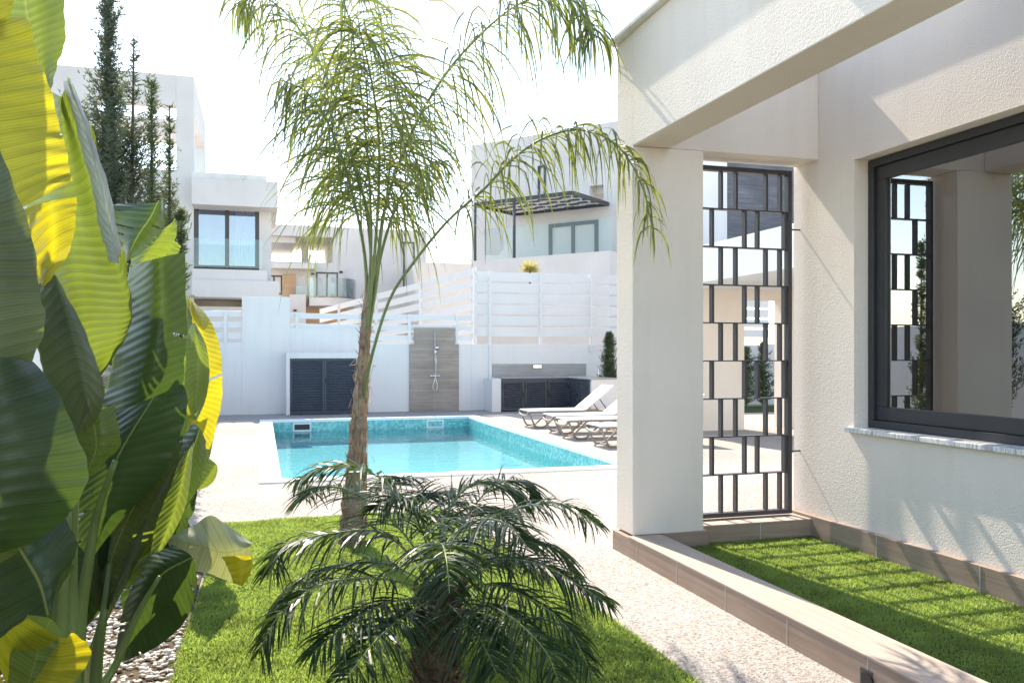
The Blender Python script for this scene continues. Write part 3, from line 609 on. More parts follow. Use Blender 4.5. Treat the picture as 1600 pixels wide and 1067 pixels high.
# projecting room
BYA = AY - .9
m = MB(); bx1 = xx(434, BYA); zt1, zt0 = gy(370, 281, BYA).z, gy(370, 322, BYA).z
m.box(xr+.003, bx1, BYA, AY+3.5, zt0, zt1); m.build('roof_slab', M['white2'], hA, bevel=.01)
m = MB(); m.box(xr+.003, xx(417, BYA), BYA+.12, AY+3.4, zt1, gy(370, 271, BYA).z); m.build('parapet', M['coping'], hA)
z2, z3 = gy(370, 438, BYA).z, gy(370, 465, BYA).z
MB().box(xr+.003, xx(436, BYA), BYA, AY+3.5, z3, z2).build('floor_slab', M['white2'], hA, bevel=.01)
MB().box(xr+.003, xx(418, BYA), BYA+.1, AY+3.5, z2, gy(370, 421, BYA).z).build('balcony_step', M['white2'], hA)
MB().box(xx(405, AY), xx(424, AY), AY, AY+3.3, z2, zt0).build('room_wall', M['white2'], hA)
MB().box(xr, xx(424, AY), AY+.12, AY+.4, z2, zt0).box(xr, xx(424, AY), AY+3.0, AY+3.3, 0, z3).box(xx(378, AY), xx(430, AY), AY, AY+3.0, 0, z3).build('room_wall', M['white2'], hA)
MB().box(xr-1.5, xx(378, AY)+1, AY+.8, AY+.9, 0, z3).build('lit_soffit_fill', M['stucco'], hA)  # cream wall added behind the slot, its colour stands for the lit soffit
MB().box(xr, xx(378, AY), AY+.003, AY+.3, 0, gy(340, 479, AY).z).build('room_wall', M['white2'], hA)
win_part(PA, hA, 303.5, 405, 317.5, 420, .0, 1, 'glass_far', True, .12)
MB().box(xr+.02, xx(411, BYA+.2), BYA+.2, BYA+.215, gy(350, 418, BYA+.2).z, gy(350, 373, BYA+.2).z).build('glass_balustrade', M['glass_rail'], hA)
MB().box(xr+.02, xx(412, BYA+.3), BYA+.3, BYA+.312, zt1, gy(412, 238, BYA+.3).z).build('glass_balustrade', M['glass_rail'], hA)
MB().box(xx(411, BYA+.3), xx(412.3, BYA+.3), BYA+.28, BYA+.33, zt1, gy(412, 237, BYA+.3).z).build('rail_post', M['chrome'], hA)
# house B (middle, far)
BYB = 44.0; PB = Pl((0, BYB), (1, 0)); PB.n = Vector((0, -1))
hB = thing('villa', 'distant white villa with timber panels and curved balcony behind the palm', 'house', (6, BYB, 0))
m = MB(); PB.pbox(m, 520, 666, 355, 600, -8, 0, 520); m.build('wall', M['white2'], hB)
m = MB(); PB.pbox(m, 400, 520, 411, 600, -8, -.01, 520); m.build('wall', M['white2'], hB)
m = MB(); PB.pbox(m, 405, 520, 350, 367, -6, .0, 415); PB.pbox(m, 405, 462, 367, 378, -5.9, -.6, 415); m.build('roof_slab', M['white2'], hB)
m = MB(); PB.pbox(m, 405, 494, 411, 419, 0, 1.0, 450); m.build('terrace_slab', M['white2'], hB)
PB.pbox(MB(), 471, 482, 367, 411, -3, -2.6).build('post', M['white2'], hB)
PB.pbox(MB(), 441, 462, 428, 462, 0, .06).build('timber_panel', M['wood_panel'], hB)
PB.pbox(MB(), 477, 541, 462, 520, 0, .35).build('timber_panel', M['wood_panel'], hB)
win_part(PB, hB, 415, 441, 430, 460, .03, 1)
win_part(PB, hB, 494, 528, 425, 466, .03, 1)
win_part(PB, hB, 630, 648, 378, 456, .03, 0)
bp = []; c0, c1 = PB.hit(482, 466, .4)[0], PB.hit(556, 466, .4)[0]
for k in range(13):
    t = k / 12; bp.append((c0 + (c1-c0)*t, BYB - .45 - 1.5 * math.sin(math.pi * min(1, .15 + t*.85)) ** .6))
zb1, zb0 = gy(520, 466, BYB-1.5).z, gy(520, 478, BYB-1.5).z
MB().prism([(c0, BYB)] + bp + [(c1, BYB)], zb0, zb1).build('curved_balcony', M['white2'], hB)
g = MB(); zg = zb1 + 1.0
for k in range(12):
    a, b_ = bp[k], bp[k+1]; g.obox((a[0], a[1]+.08, (zb1+zg)/2), (b_[0], b_[1]+.08, (zb1+zg)/2), .02, zg-zb1)
g.build('glass_balustrade', M['glass_rail'], hB)
PB.pbox(MB(), 462, 484, 446, 462, .3, .32).build('glass_balustrade', M['glass_rail'], hB)
m = MB(); PB.pbox(m, 453, 478, 460, 600, .05, 1.2, 460); m.build('porch_wall', M['white2'], hB)
for px, py in ((461, 485), (489, 428), (533, 425)): PB.pbox(MB(), px-2.5, px+2.5, py-1.5, py+1.5, .02, .1 if px > 470 else 1.3).build('wall_lamp', M['black'], hB)
# low beige annex between B and C
an = thing('low_annex', 'low pale beige annex roof between the far villas', 'building', (12, 40, 0))
PN = Pl((0, 40), (1, 0)); PN.n = Vector((0, -1)); m = MB(); PN.pbox(m, 655, 742, 412, 600, -6, 0, 735); m.build('wall', M['white2'], an)
# house C (right, turned)
az = R(-39.6); uC = Vector((-math.sin(az), -math.cos(az))); o = W(985, 500, 28)
PC = Pl((o.x, o.y), (math.sin(az), math.cos(az))); PC.n = Vector((-math.cos(az), math.sin(az)))
hC = thing('villa', 'angled white villa at the right with slatted pergola over its balcony', 'house', (o.x, o.y, 0))
def cs(px, t=0): return PC.hit(px, 400, t)[0]
def cz(px, py, t=0): return PC.hit(px, py, t)[1]
s0, s1 = cs(1010), cs(736); zt = cz(735, 228); m = MB()
oz0, oz1 = cz(930, 313), cz(930, 290)
so0, so1 = cs(943), cs(921)
wt0 = cs(936); wt1 = cs(856)
PC.box(m, s1-.0, s0, 0, zt-.001, -8, -.4) if False else None
for (a, b_, c, d) in ((s0, so0, 0, zt), (so0, so1, 0, oz0), (so0, so1, oz1, zt), (so1, s1, 0, zt)):
    PC.box(m, min(a, b_), max(a, b_), c, d, -.35, 0)
m.build('front_wall', M['white2'], hC)
m = MB(); PC.box(m, s1-.35, s1-.001, 0, zt-.002, -9, -.36); m.build('side_wall', M['white2'], hC)
m = MB(); PC.box(m, s0, s1-.36, cz(852, 310), cz(852, 310)+.3, -9, -.36); m.build('roof', M['white2'], hC)
win_part(PC, hC, 852, 840, 258, 306, .05, 0, 'glass_dark')
m = MB(); bz1, bz0 = cz(857, 399, 2.6), cz(857, 399, 2.6) - 3.5
PC.box(m, s0, cs(856, 2.6), bz0, bz1, 0.001, 2.6); m.build('balcony', M['white2'], hC)
m = MB(); PC.box(m, cs(856, 2.6), cs(740, 2.6), bz0, bz1-.003, 0.001, 2.6); m.build('balcony', M['white2'], hC)
win_part(PC, hC, 934, 857, 343, 420, .05, 1, 'glass_dark', False, .13)
g = MB(); PC.box(g, s0, cs(757, 2.5), bz1, bz1 + 1.05, 2.48, 2.5); g.build('glass_balustrade', M['glass_rail'], hC)
# pergola
pg = thing('pergola', 'dark steel pergola with pale slats above the far balcony', 'pergola', tuple(PC.P(cs(850), 1.2, cz(850, 330))))
pz = cz(850, 330, .1); pa, pb_ = cs(950, .1), cs(745, 2.4)
pa, pb_ = min(pa, pb_), max(pa, pb_); fr = MB()
fm = [((pa, .1), (pb_, .1)), ((pa, 2.5), (pb_, 2.5)), ((pa, .1), (pa, 2.5)), ((pb_, .1), (pb_, 2.5))]
for (a, t0), (c, t1) in fm: fr.obox(PC.P(a, t0, pz), PC.P(c, t1, pz), .08, .12)
fr.build('frame', M['alu'], pg)
for s in (pb_, (pa+pb_)/2+.3): MB().obox(PC.P(s, 2.5, pz), PC.P(s, 2.5, bz1), .08, .08, (1, 0, 0)).build('post', M['alu'], pg)
nsl = 9
for k in range(nsl):
    a = pa + (pb_-pa) * (k + .5) / nsl
    for q in range(4):
        t0 = .15 + q * .58 + (.12 if k % 2 else 0)
        MB().obox(PC.P(a, t0, pz+.04), PC.P(a, t0+.34, pz+.04), (pb_-pa)/nsl*.97, .03).build('slat', M['white'], pg)
        MB().obox(PC.P(a, t0+.36, pz+.03), PC.P(a, t0+.50, pz+.03), (pb_-pa)/nsl*.8, .05).build('slat', M['alu'], pg)
# roof-top solar tank hump
hp_ = PC.P(cs(830), -4, cz(835, 212)); 
MB().add([(hp_[0]-1.6, hp_[1], hp_[2]-.4), (hp_[0]+1.6, hp_[1], hp_[2]-.4), (hp_[0]+1.6, hp_[1]+2, hp_[2]-.4), (hp_[0]-1.6, hp_[1]+2, hp_[2]-.4), (hp_[0]-.1, hp_[1]+1, hp_[2]+.75)], [(3,2,1,0),(0,1,4),(1,2,4),(2,3,4),(3,0,4)]).build('roof_cap', M['grey_stone'], hC)
PC.pbox(MB(), 972, 966.5, 335, 440, 0, .06).build('stone_strip', M['grey_stone'], hC)
# porch wing seen through the screen
wg = thing('porch_wing', 'covered porch wing with dark striped cladding seen through the metal screen', 'building', (9, 14.5, 0))
m = MB(); WYG = 14.5; zl = 2.54
m.box(7.36, 9.03, WYG, WYG+.4, 0, zl); m.box(9.97, 12.5, WYG, WYG+.4, 0, zl); m.box(7.36, 12.5, WYG, WYG+.4, zl, 2.72); m.build('wall', M['stucco'], wg)
MB().box(7.34, 12.5, 9.2, WYG+.6, 2.72, 3.36).build('porch_roof', M['white'], wg, bevel=.006)
MB().box(xx(1132, 15.2), 14, 15.2, 15.6, 3.36, 5.6).build('stone_cladding', M['dark_stone'], wg)
MB().box(7.2, xx(1132, 15.2), 15.1, 15.7, 3.36, 5.6).build('upper_wall', M['white'], wg)
# ------------------------------------------------------------------ foliage helpers
def strip(mb, pts, wfun, side0, n=None):
    """thin leaf strip along pts; width vector perpendicular to the path"""
    base = len(mb.v); N = len(pts)
    for i, p in enumerate(pts):
        t = (pts[min(i+1, N-1)] - pts[max(i-1, 0)]); a = t.cross(side0)
        if a.length < 1e-6: a = Vector((1, 0, 0))
        a.normalize(); a *= wfun(i / (N-1)) * .5
        mb.v.append(tuple(p - a)); mb.v.append(tuple(p + a))
    for i in range(N-1): mb.f.append((base+2*i, base+2*i+1, base+2*i+3, base+2*i+2))
def frond(mb, rach, n, length, width, grav, rr, r0=.012, r1=.003, start=.12, plum=.5, fwd=.7, segs=5, gap=0., kink=0.):
    R_ = cr(rach, 40); mb_r = MB(); rad = [r0 + (r1-r0) * i/39 for i in range(40)]
    mb_r.tube(R_, rad, 6)
    for i in range(n):
        t = start + (1 - start) * (i + rr.random() * .8) / n
        if gap and rr.random() < gap: continue
        k = min(int(t * 39), 38); f = t * 39 - k; p = R_[k].lerp(R_[k+1], f); T = (R_[k+1] - R_[k]).normalized()
        sd = T.cross(Vector((0, 0, 1)))
        if sd.length < .15: sd = T.cross(Vector((rr.uniform(-1, 1), -.6, .2)))
        sd.normalize(); up = sd.cross(T)
        for s in (-1, 1):
            L = length(t) * rr.uniform(.75, 1.1); ph = rr.uniform(-plum, plum)
            d = (sd * s * math.cos(ph) + up * math.sin(ph)); d = (d + T * fwd * rr.uniform(.7 - plum * .7, 1.3 + plum * .5)).normalized(); gv = grav * rr.uniform(1 - plum * .45, 1 + plum * .8)
            pts = [p]; q = p.copy(); st = L / segs
            for j in range(segs):
                q = q + d * st; pts.append(q.copy()); d = (d + Vector((rr.uniform(-.03, .03), rr.uniform(-.03, .03), -gv * rr.uniform(.7, 1.3)))).normalized()
                if kink and j == 1 and rr.random() < kink: d = (d + Vector((0, 0, -1.2))).normalized()
            ref = Vector((rr.uniform(-.7, .7), rr.uniform(-.7, .7), 1)) if abs(d.z) < .8 else Vector((rr.uniform(-1, 1), rr.uniform(-1, 1), .3))
            w_ = width * rr.uniform(.7, 1.1)
            strip(mb, pts, lambda x: w_ * (.5 + .7 * min(1, x*4)) * (1 - x ** 2.2) + .0012, ref)
    return mb_r
# ------------------------------------------------------------------ queen palm
qp = thing('queen_palm', 'tall slender queen palm with feathery drooping fronds in the lawn', 'palm tree', gz(551, 850))
D0 = 6.63; rr = random.Random(11)
tpts = [W(549, 856, D0), W(553, 800, D0), W(557, 730, D0), W(561, 660, D0), W(566, 590, D0), W(571, 520, D0), W(576, 460, D0), W(585, 400, D0)]
trad = [.118, .100, .080, .064, .050, .038, .028, .018]
TP = cr(tpts, 60); TR = [trad[min(int(i/59*7), 6)] + (trad[min(int(i/59*7)+1, 7)] - trad[min(int(i/59*7), 6)]) * ((i/59*7) % 1 if i < 59 else 1) for i in range(60)]
TR = [r * (1 + .06 * math.sin(i * 2.1) + .04 * math.sin(i * 5.3)) for i, r in enumerate(TR)]
MB().tube(TP, TR, 14).build('trunk', M['palm_trunk'], qp, smooth=True)
fb = MB()   # old leaf bases and fibre wrapped round the trunk
for i in range(230):
    k = rr.randrange(2, 50); a = rr.uniform(0, 6.28); r = TR[k]; c = TP[k]; L = rr.uniform(.12, .42)
    q = c + Vector((math.cos(a), math.sin(a), 0)) * r * 1.02; pts = [q]; n_ = Vector((math.cos(a), math.sin(a), 0)); tw = rr.uniform(-.35, .35)
    for j in range(6):
        kk = min(k + 1 + int(j * L / .45 * 1.6), 58); a += tw / 6
        ex = .0 if j < 4 else rr.uniform(0, .03) if rr.random() < .8 else rr.uniform(.02, .07)
        pts.append(TP[kk] + Vector((math.cos(a), math.sin(a), 0)) * (TR[kk] * 1.05 + ex) + Vector((0, 0, rr.uniform(-.01, .01))))
    strip(fb, pts, lambda x: rr.choice((.005, .01, .022, .034)) * (1 - x * .7), Vector((math.cos(a), math.sin(a), 0)))
fb.build('trunk_fibre', M['fibre'], qp)
def pz_(l): return [W(*p) if len(p) == 3 else W(p[0], p[1], D0) for p in l]
fr_defs = [   # (points, n, length)
 ([(571,585),(576,470,6.58),(580,360,6.5),(574,240,6.4),(562,130,6.3),(545,30,6.2),(515,-60,6.1)], 105, .90, .34),
 ([(572,540),(580,430,6.7),(572,330,6.8),(545,220,6.9),(505,110,7.0),(455,30,7.1),(400,-10,7.1),(372,10,7.1)], 125, .74, .26),
 ([(575,520),(590,430,6.6),(600,330,6.55),(640,215,6.5),(690,125,6.4),(745,60,6.35),(805,10,6.3),(865,-8,6.2),(912,15,6.2),(930,60,6.15)], 135, .80, .26),
 ([(567,628,6.6),(580,560,6.5),(608,470,6.45),(645,412,6.35),(700,345,6.2),(755,297,6.05),(800,250,5.95),(850,216,5.85),(908,203,5.75),(965,228,5.65),(1003,290,5.6),(1020,360,5.55)], 95, .52, .40),
 ([(573,520),(585,400,6.5),(592,290,6.3),(590,190,6.0),(575,100,5.7),(560,40,5.4)], 84, .80, .38),
 ([(575,500),(590,400,6.8),(605,300,7.0),(612,200,7.2),(604,100,7.4),(590,10,7.5),(565,-50,7.6)], 84, .80, .38),
 ([(574,500),(570,400,6.6),(552,310,6.4),(525,220,6.2),(485,150,6.0),(440,125,5.9)], 72, .66, .36),
 ([(578,480),(600,380,6.7),(625,310,6.8),(655,270,6.9),(690,255,7.0)], 46, .5, .4),
]
for i, (pts, n_, L, stt) in enumerate(fr_defs):
    m = MB(); ln_ = (lambda L: (lambda t: L * (.72 + .5 * math.sin(math.pi * min(1, t * .95 + .1)) - .5 * max(0, t - .75))))(L)
    rm_ = frond(m, pz_(pts), n_, ln_, .0135, .42, rr, .015, .004, stt, .95, .5, 7, .08 if i != 3 else .12, .12)
    o = rm_.build('frond', M['palm_rachis'], qp, smooth=True); m.build('leaflet', M['palm_leaf'], o)
# ------------------------------------------------------------------ pygmy date palm
dp = thing('pygmy_date_palm', 'low bushy pygmy date palm with dark glossy arching fronds in the foreground', 'palm tree', gz(682, 1082))
DD = 3.72; rr = random.Random(5); q = lambda x, y, d: W(360 + x / 2.162, 700 + y / 2.162, d)
c0 = W(683, 1085, DD); top = W(692, 915, DD)
TP2 = cr([c0, W(680, 1030, DD), W(686, 970, DD), top], 30); MB().tube(TP2, [.082 + .012 * math.sin(i * 2.7) for i in range(30)], 12).build('trunk', M['bark'], dp, smooth=True)
lb = MB()
for i in range(150):
    k = rr.randrange(1, 28); a = rr.uniform(0, 6.28); c = TP2[k]; n_ = Vector((math.cos(a), math.sin(a), 0))
    p0 = c + n_ * .078; p1 = p0 + n_ * rr.uniform(.02, .05) + Vector((0, 0, rr.uniform(.04, .1)))
    lb.obox(p0, p1, rr.uniform(.012, .03), .012, tuple(n_))
lb.build('leaf_base', M['bark'], dp)
dfs = [
 [(700,430,0),(610,200,-.1),(470,80,-.25),(340,60,-.3),(225,110,-.35)], [(690,440,0),(570,270,.1),(420,150,.2),(300,130,.3),(250,170,.35)],
 [(690,450,0),(520,290,-.1),(330,290,-.2),(190,330,-.25),(135,420,-.3)], [(690,470,0),(520,390,.0),(330,400,.0),(200,470,.0),(130,590,.0)],
 [(690,480,0),(500,440,-.2),(310,460,-.35),(170,560,-.45),(95,690,-.5)], [(690,500,0),(540,520,-.25),(400,590,-.45),(280,690,-.55)],
 [(700,500,0),(600,560,-.35),(500,640,-.55),(390,780,-.7)], [(700,480,-.05),(700,350,-.3),(715,325,-.5),(730,380,-.68),(740,490,-.78)],
 [(710,430,0),(730,230,.05),(820,120,.1),(930,130,.15),(1000,190,.15)], [(720,430,0),(800,230,.2),(900,120,.3),(990,115,.35),(1030,160,.35)],
 [(720,440,0),(830,270,-.05),(980,200,-.1),(1120,190,-.15),(1235,255,-.2)], [(730,450,0),(860,350,.15),(1000,310,.25),(1110,350,.3),(1180,430,.3)],
 [(730,460,0),(880,380,-.1),(1040,390,-.2),(1170,460,-.25),(1275,525,-.3)], [(740,480,0),(880,460,-.2),(1030,520,-.35),(1140,610,-.4),(1215,750,-.45)],
 [(730,500,0),(850,520,-.3),(960,580,-.5),(1060,680,-.6),(1110,790,-.65)], [(720,510,0),(770,560,-.35),(840,640,-.5),(900,760,-.6)],
 [(700,430,.05),(670,220,.3),(620,120,.45),(560,100,.55),(520,130,.6)], [(705,430,.05),(710,230,.3),(700,150,.5),(680,170,.65)],
 [(715,440,.05),(780,260,.4),(830,200,.6),(880,210,.75)],
 [(730,460,.1),(850,380,.45),(960,370,.65),(1040,420,.8)],
 [(700,430,0),(650,250,-.1),(570,170,-.15),(500,190,-.2)], [(710,440,0),(760,300,-.2),(850,240,-.35),(940,260,-.45),(1000,330,-.5)],
]
for i, f in enumerate(dfs):
    m = MB(); rm_ = frond(m, [q(x, y, DD + d + (.0)) for x, y, d in f], 64, lambda t: .215 * (.55 + .75 * math.sin(math.pi * min(1, t * .9 + .12))), .0088, .18, rr, .005, .0022, .16, .30, .75, 5, .02, 0)
    o = rm_.build('frond', M['palm_rachis'], dp, smooth=True); m.build('leaflet', M['date_leaf'], o)
# ------------------------------------------------------------------ broad-leaved plants
def bleaf(plant, curves, matn, nu=64, nv=7, wave=.004, seed=0, half=0, tear=0):
    """curves: list of (points[(px,py)], depth or depth list); surface lofted across them"""
    rr = random.Random(seed); C = []
    for pts, d in curves:
        ds = d if hasattr(d, '__len__') else [d] * len(pts)
        C.append(cr([W(p[0], p[1], dd) for p, dd in zip(pts, ds)], nu))
    K = len(C); ncol = (K - 1) * nv + 1; V = []; UV = []
    L = sum((C[K//2][i+1] - C[K//2][i]).length for i in range(nu-1))
    for i in range(nu):
        row = cr([c[i] for c in C], ncol) if K > 2 else [C[0][i].lerp(C[1][i], j/(ncol-1)) for j in range(ncol)]
        nrm = (row[-1] - row[0]).cross(C[K//2][min(i+1, nu-1)] - C[K//2][max(i-1, 0)]); nrm = nrm.normalized() if nrm.length > 1e-6 else Vector((0, -1, 0))
        for j, p in enumerate(row):
            u = j / (ncol-1) * 2 - 1; ed = abs(u)
            k = wave * ed * ed * (.5 * math.sin(i * .9 + seed) + .9 * math.sin(i * .31 + seed * 2)) * 1.2 + .014 * noise.noise(p * 3.1)
            V.append(p + nrm * k); UV.append((((u + 1) / 2 if half == 1 else u), i / (nu-1) * L * 2.2 + (.22 * (u + 1) if half else .22 * ed) * L))
    m = MB(); m.v = [tuple(v) for v in V]
    TR_ = {rr.randrange(8, nu-8): rr.choice((-1, 1)) * rr.uniform(.15, .75) for _ in range(tear)}
    for i in range(nu-1):
        for j in range(ncol-1):
            u0, u1 = j / (ncol-1) * 2 - 1, (j+1) / (ncol-1) * 2 - 1
            if i in TR_ and ((TR_[i] > 0 and u0 > TR_[i]) or (TR_[i] < 0 and u1 < TR_[i])): continue
            m.f.append((i*ncol+j, i*ncol+j+1, (i+1)*ncol+j+1, (i+1)*ncol+j))
    return m.build('leaf', M[matn], plant, smooth=True, uv=UV)
def stalk(plant, pts, r0, r1):
    P = cr([W(*p) for p in pts], 20); MB().tube(P, [r0 + (r1-r0)*i/19 for i in range(20)], 8).build('leaf_stalk', M['stalk'], plant, smooth=True)
sp1 = thing('strelitzia_plant', 'nearest giant strelitzia with huge yellow and grey-green leaves at the left edge', 'plant', (-.75, 1.75, 0), 0, 'row of giant strelitzias along the left side')
sp2 = thing('strelitzia_plant', 'second giant strelitzia with the long bright green leaf before the conifers', 'plant', (-.85, 2.9, 0), 0, 'row of giant strelitzias along the left side')
sp3 = thing('strelitzia_plant', 'third giant strelitzia with a leaf drooping over the lawn edge', 'plant', (-.80, 3.9, 0), 0, 'row of giant strelitzias along the left side')
sp4 = thing('strelitzia_plant', 'farthest giant strelitzia with yellow rimmed leaves against the white wall', 'plant', (-.75, 6.1, 0), 0, 'row of giant strelitzias along the left side')
# plant 1
bleaf(sp1, [([(-140,260),(-150,400),(-120,560),(-60,640)], 2.15), ([(-70,200),(-55,360),(-45,520),(-20,625)], 1.9), ([(-8,205),(30,315),(58,430),(66,500),(45,570),(-5,622)], 1.98)], 'leaf_grey', seed=1, half=1)
bleaf(sp1, [([(-130,40),(-120,180),(-60,340)], 2.2), ([(-60,30),(-45,180),(-10,345)], 2.25), ([(40,30),(66,110),(92,190),(106,250),(113,284)], [2.42,2.42,2.4,2.38,2.36])], 'leaf_yellow', seed=2, half=1, wave=.008)
bleaf(sp1, [([(22,332),(36,375),(50,415),(66,447)], 2.36), ([(75,316),(80,350),(80,400),(67,447)], 2.3), ([(121,309),(119,345),(108,395),(68,448)], 2.38)], 'leaf_yellow', seed=3, half=1)
bleaf(sp1, [([(-60,-150),(-70,0),(-30,110),(66,143)], 2.9), ([(20,-180),(36,-20),(52,70),(76,143)], 2.75), ([(70,-180),(97,-20),(101,70),(80,143)], 2.85)], 'leaf_green', seed=4)
bleaf(sp1, [([(-60,-60),(-40,10),(-10,60)], 2.3), ([(10,-60),(22,0),(-5,58)], 2.35)], 'leaf_yellow', seed=5)
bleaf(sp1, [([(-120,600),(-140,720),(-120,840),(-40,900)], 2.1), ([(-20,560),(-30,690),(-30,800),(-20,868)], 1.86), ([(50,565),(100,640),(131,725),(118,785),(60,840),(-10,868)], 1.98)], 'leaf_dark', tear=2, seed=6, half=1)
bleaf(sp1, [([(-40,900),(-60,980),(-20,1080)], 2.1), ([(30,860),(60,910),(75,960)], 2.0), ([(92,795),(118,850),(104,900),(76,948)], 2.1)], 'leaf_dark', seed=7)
bleaf(sp1, [([(-20,830),(-30,930),(20,1020),(90,990)], 2.35), ([(25,840),(45,900),(70,960),(93,985)], 2.32), ([(90,770),(120,850),(110,910),(95,984)], 2.38)], 'leaf_green', seed=8)
bleaf(sp1, [([(-10,1010),(15,985),(45,965)], 1.66), ([(20,1080),(60,1040),(98,995)], 1.74), ([(60,1120),(120,1060),(143,1012),(112,988)], 1.66)], 'leaf_yellow', seed=9, nu=40)
bleaf(sp1, [([(45,963),(20,1010),(10,1090)], 1.68), ([(80,968),(60,1020),(40,1090)], 1.72), ([(99,990),(95,1040),(70,1100)], 1.74)], 'leaf_green', seed=10, nu=40)
bleaf(sp1, [([(-20,980),(-10,1020),(18,1080)], 1.5), ([(-60,990),(-50,1040),(-20,1100)], 1.5)], 'leaf_yellow', seed=31, nu=30)
bleaf(sp1, [([(62,445),(60,520),(70,590),(115,692)], 2.5), ([(85,430),(105,500),(125,580),(140,640)], 2.42), ([(92,435),(130,510),(160,590),(158,645),(118,693)], 2.5)], 'leaf_grey', seed=11, half=1)
# plant 2
bleaf(sp2, [([(60,130),(40,300),(70,470),(148,596)], 3.1), ([(96,150),(98,320),(118,470),(150,596)], 2.95), ([(100,148),(136,260),(168,380),(200,470),(190,530),(152,596)], 3.0), ([(115,120),(152,240),(183,365),(206,462),(197,520),(154,597)], 2.93)], 'leaf_green', seed=12, half=1, wave=.008)
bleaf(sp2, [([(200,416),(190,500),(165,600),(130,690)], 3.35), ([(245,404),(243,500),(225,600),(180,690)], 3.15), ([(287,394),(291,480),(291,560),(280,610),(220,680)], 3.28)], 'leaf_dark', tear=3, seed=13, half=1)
bleaf(sp2, [([(110,655),(112,700),(125,745)], 2.65), ([(145,645),(150,700),(130,746)], 2.6), ([(180,631),(188,690),(165,720),(132,748)], 2.64)], 'leaf_green', seed=14, nu=40)
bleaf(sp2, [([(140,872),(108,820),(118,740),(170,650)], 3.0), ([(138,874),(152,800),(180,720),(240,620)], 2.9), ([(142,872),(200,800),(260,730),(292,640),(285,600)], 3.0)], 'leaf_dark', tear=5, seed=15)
bleaf(sp2, [([(160,958),(135,900),(150,820),(230,740)], 3.15), ([(163,958),(170,890),(200,810),(260,700)], 3.25), ([(166,956),(215,880),(250,800),(290,690)], 3.1)], 'leaf_grey', tear=3, seed=16)
bleaf(sp2, [([(170,950),(200,900),(225,830),(290,690)], 3.02), ([(168,952),(190,880),(240,790),(275,720)], 3.12)], 'leaf_grey', seed=17)
stalk(sp2, [(97,1260,2.9),(118,1080,2.9),(126,960,2.9),(140,868,2.9),(152,800,2.9),(180,720,2.86)], .030, .010)
stalk(sp2, [(140,1260,3.1),(148,1080,3.1),(155,1000,3.1),(163,955,3.1),(172,880,3.16)], .028, .010)
stalk(sp1, [(70,1260,2.3),(88,1060,2.3),(96,900,2.3),(104,800,2.3)], .03, .014)
stalk(sp1, [(110,1260,2.5),(112,1060,2.5),(110,900,2.5),(118,700,2.45)], .03, .014)
bleaf(sp2, [([(103,128),(128,235),(158,365),(172,410)], 2.96), ([(111,126),(142,235),(174,365),(180,410)], 2.88), ([(115,121),(152,236),(185,365),(188,412)], 2.92)], 'leaf_fold_sheen', seed=40, wave=.003, nv=4)
# plant 3
bleaf(sp3, [([(196,406),(176,360),(168,325),(185,318)], 3.7), ([(197,408),(215,370),(235,340),(246,316)], 3.6), ([(200,408),(240,380),(258,345),(252,308)], 3.72)], 'leaf_dark', tear=6, seed=18, nu=44)
bleaf(sp3, [([(205,425),(205,400),(212,385)], 3.9), ([(210,425),(235,390),(262,352)], 3.85), ([(225,430),(258,400),(275,370),(272,340)], 3.9)], 'leaf_green', seed=19, nu=40)
bleaf(sp3, [([(240,420),(240,390),(250,370)], 4.1), ([(255,420),(262,395),(270,375)], 4.05), ([(275,420),(280,395),(284,385)], 4.1)], 'leaf_green', seed=20, nu=30)
bleaf(sp3, [([(228,872),(262,838),(300,822),(330,805),(362,825),(395,849)], [3.9,3.85,3.82,3.8,3.78,3.8]), ([(226,884),(262,845),(300,850),(345,862),(370,860),(393,852)], [3.85,3.8,3.76,3.74,3.74,3.78]), ([(228,890),(268,899),(310,893),(352,905),(378,913),(393,880)], [3.9,3.86,3.84,3.82,3.84,3.86])], 'leaf_lit_tint', seed=21, nu=50)
bleaf(sp3, [([(346,870),(358,890),(364,910)], 3.72), ([(370,868),(376,890),(376,914)], 3.69), ([(391,868),(395,886),(380,914)], 3.72)], 'leaf_yellow', seed=41, nu=30, half=1)
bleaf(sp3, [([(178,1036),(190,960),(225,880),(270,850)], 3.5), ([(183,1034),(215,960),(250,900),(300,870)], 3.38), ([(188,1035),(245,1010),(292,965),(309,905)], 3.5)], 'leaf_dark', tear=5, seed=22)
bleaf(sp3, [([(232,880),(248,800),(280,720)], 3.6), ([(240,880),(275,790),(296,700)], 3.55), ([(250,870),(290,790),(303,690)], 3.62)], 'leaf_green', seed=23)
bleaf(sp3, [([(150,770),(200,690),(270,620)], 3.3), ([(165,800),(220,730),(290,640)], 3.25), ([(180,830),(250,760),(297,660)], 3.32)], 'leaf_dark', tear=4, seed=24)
stalk(sp3, [(135,1160,3.35),(160,1075,3.35),(182,1036,3.38),(215,960,3.36),(250,900,3.36)], .024, .008)
stalk(sp3, [(110,1160,3.7),(150,1000,3.7),(200,900,3.7),(240,862,3.75)], .02, .01)
bleaf(sp3, [([(205,1010),(190,930),(215,850),(260,800)], 3.9), ([(215,1005),(235,920),(258,850),(285,800)], 3.8), ([(222,1000),(270,950),(296,890),(300,830)], 3.9)], 'leaf_dark', tear=5, seed=51)
bleaf(sp3, [([(150,930),(150,850),(190,780),(240,740)], 3.9), ([(158,930),(185,850),(220,790),(265,750)], 3.8), ([(165,930),(225,880),(262,820),(280,765)], 3.9)], 'leaf_green', seed=52)
bleaf(sp2, [([(100,1000),(95,930),(110,860),(140,820)], 3.3), ([(108,1000),(125,930),(145,870),(165,830)], 3.2), ([(115,1000),(160,950),(178,900),(180,850)], 3.3)], 'leaf_dark', seed=53)
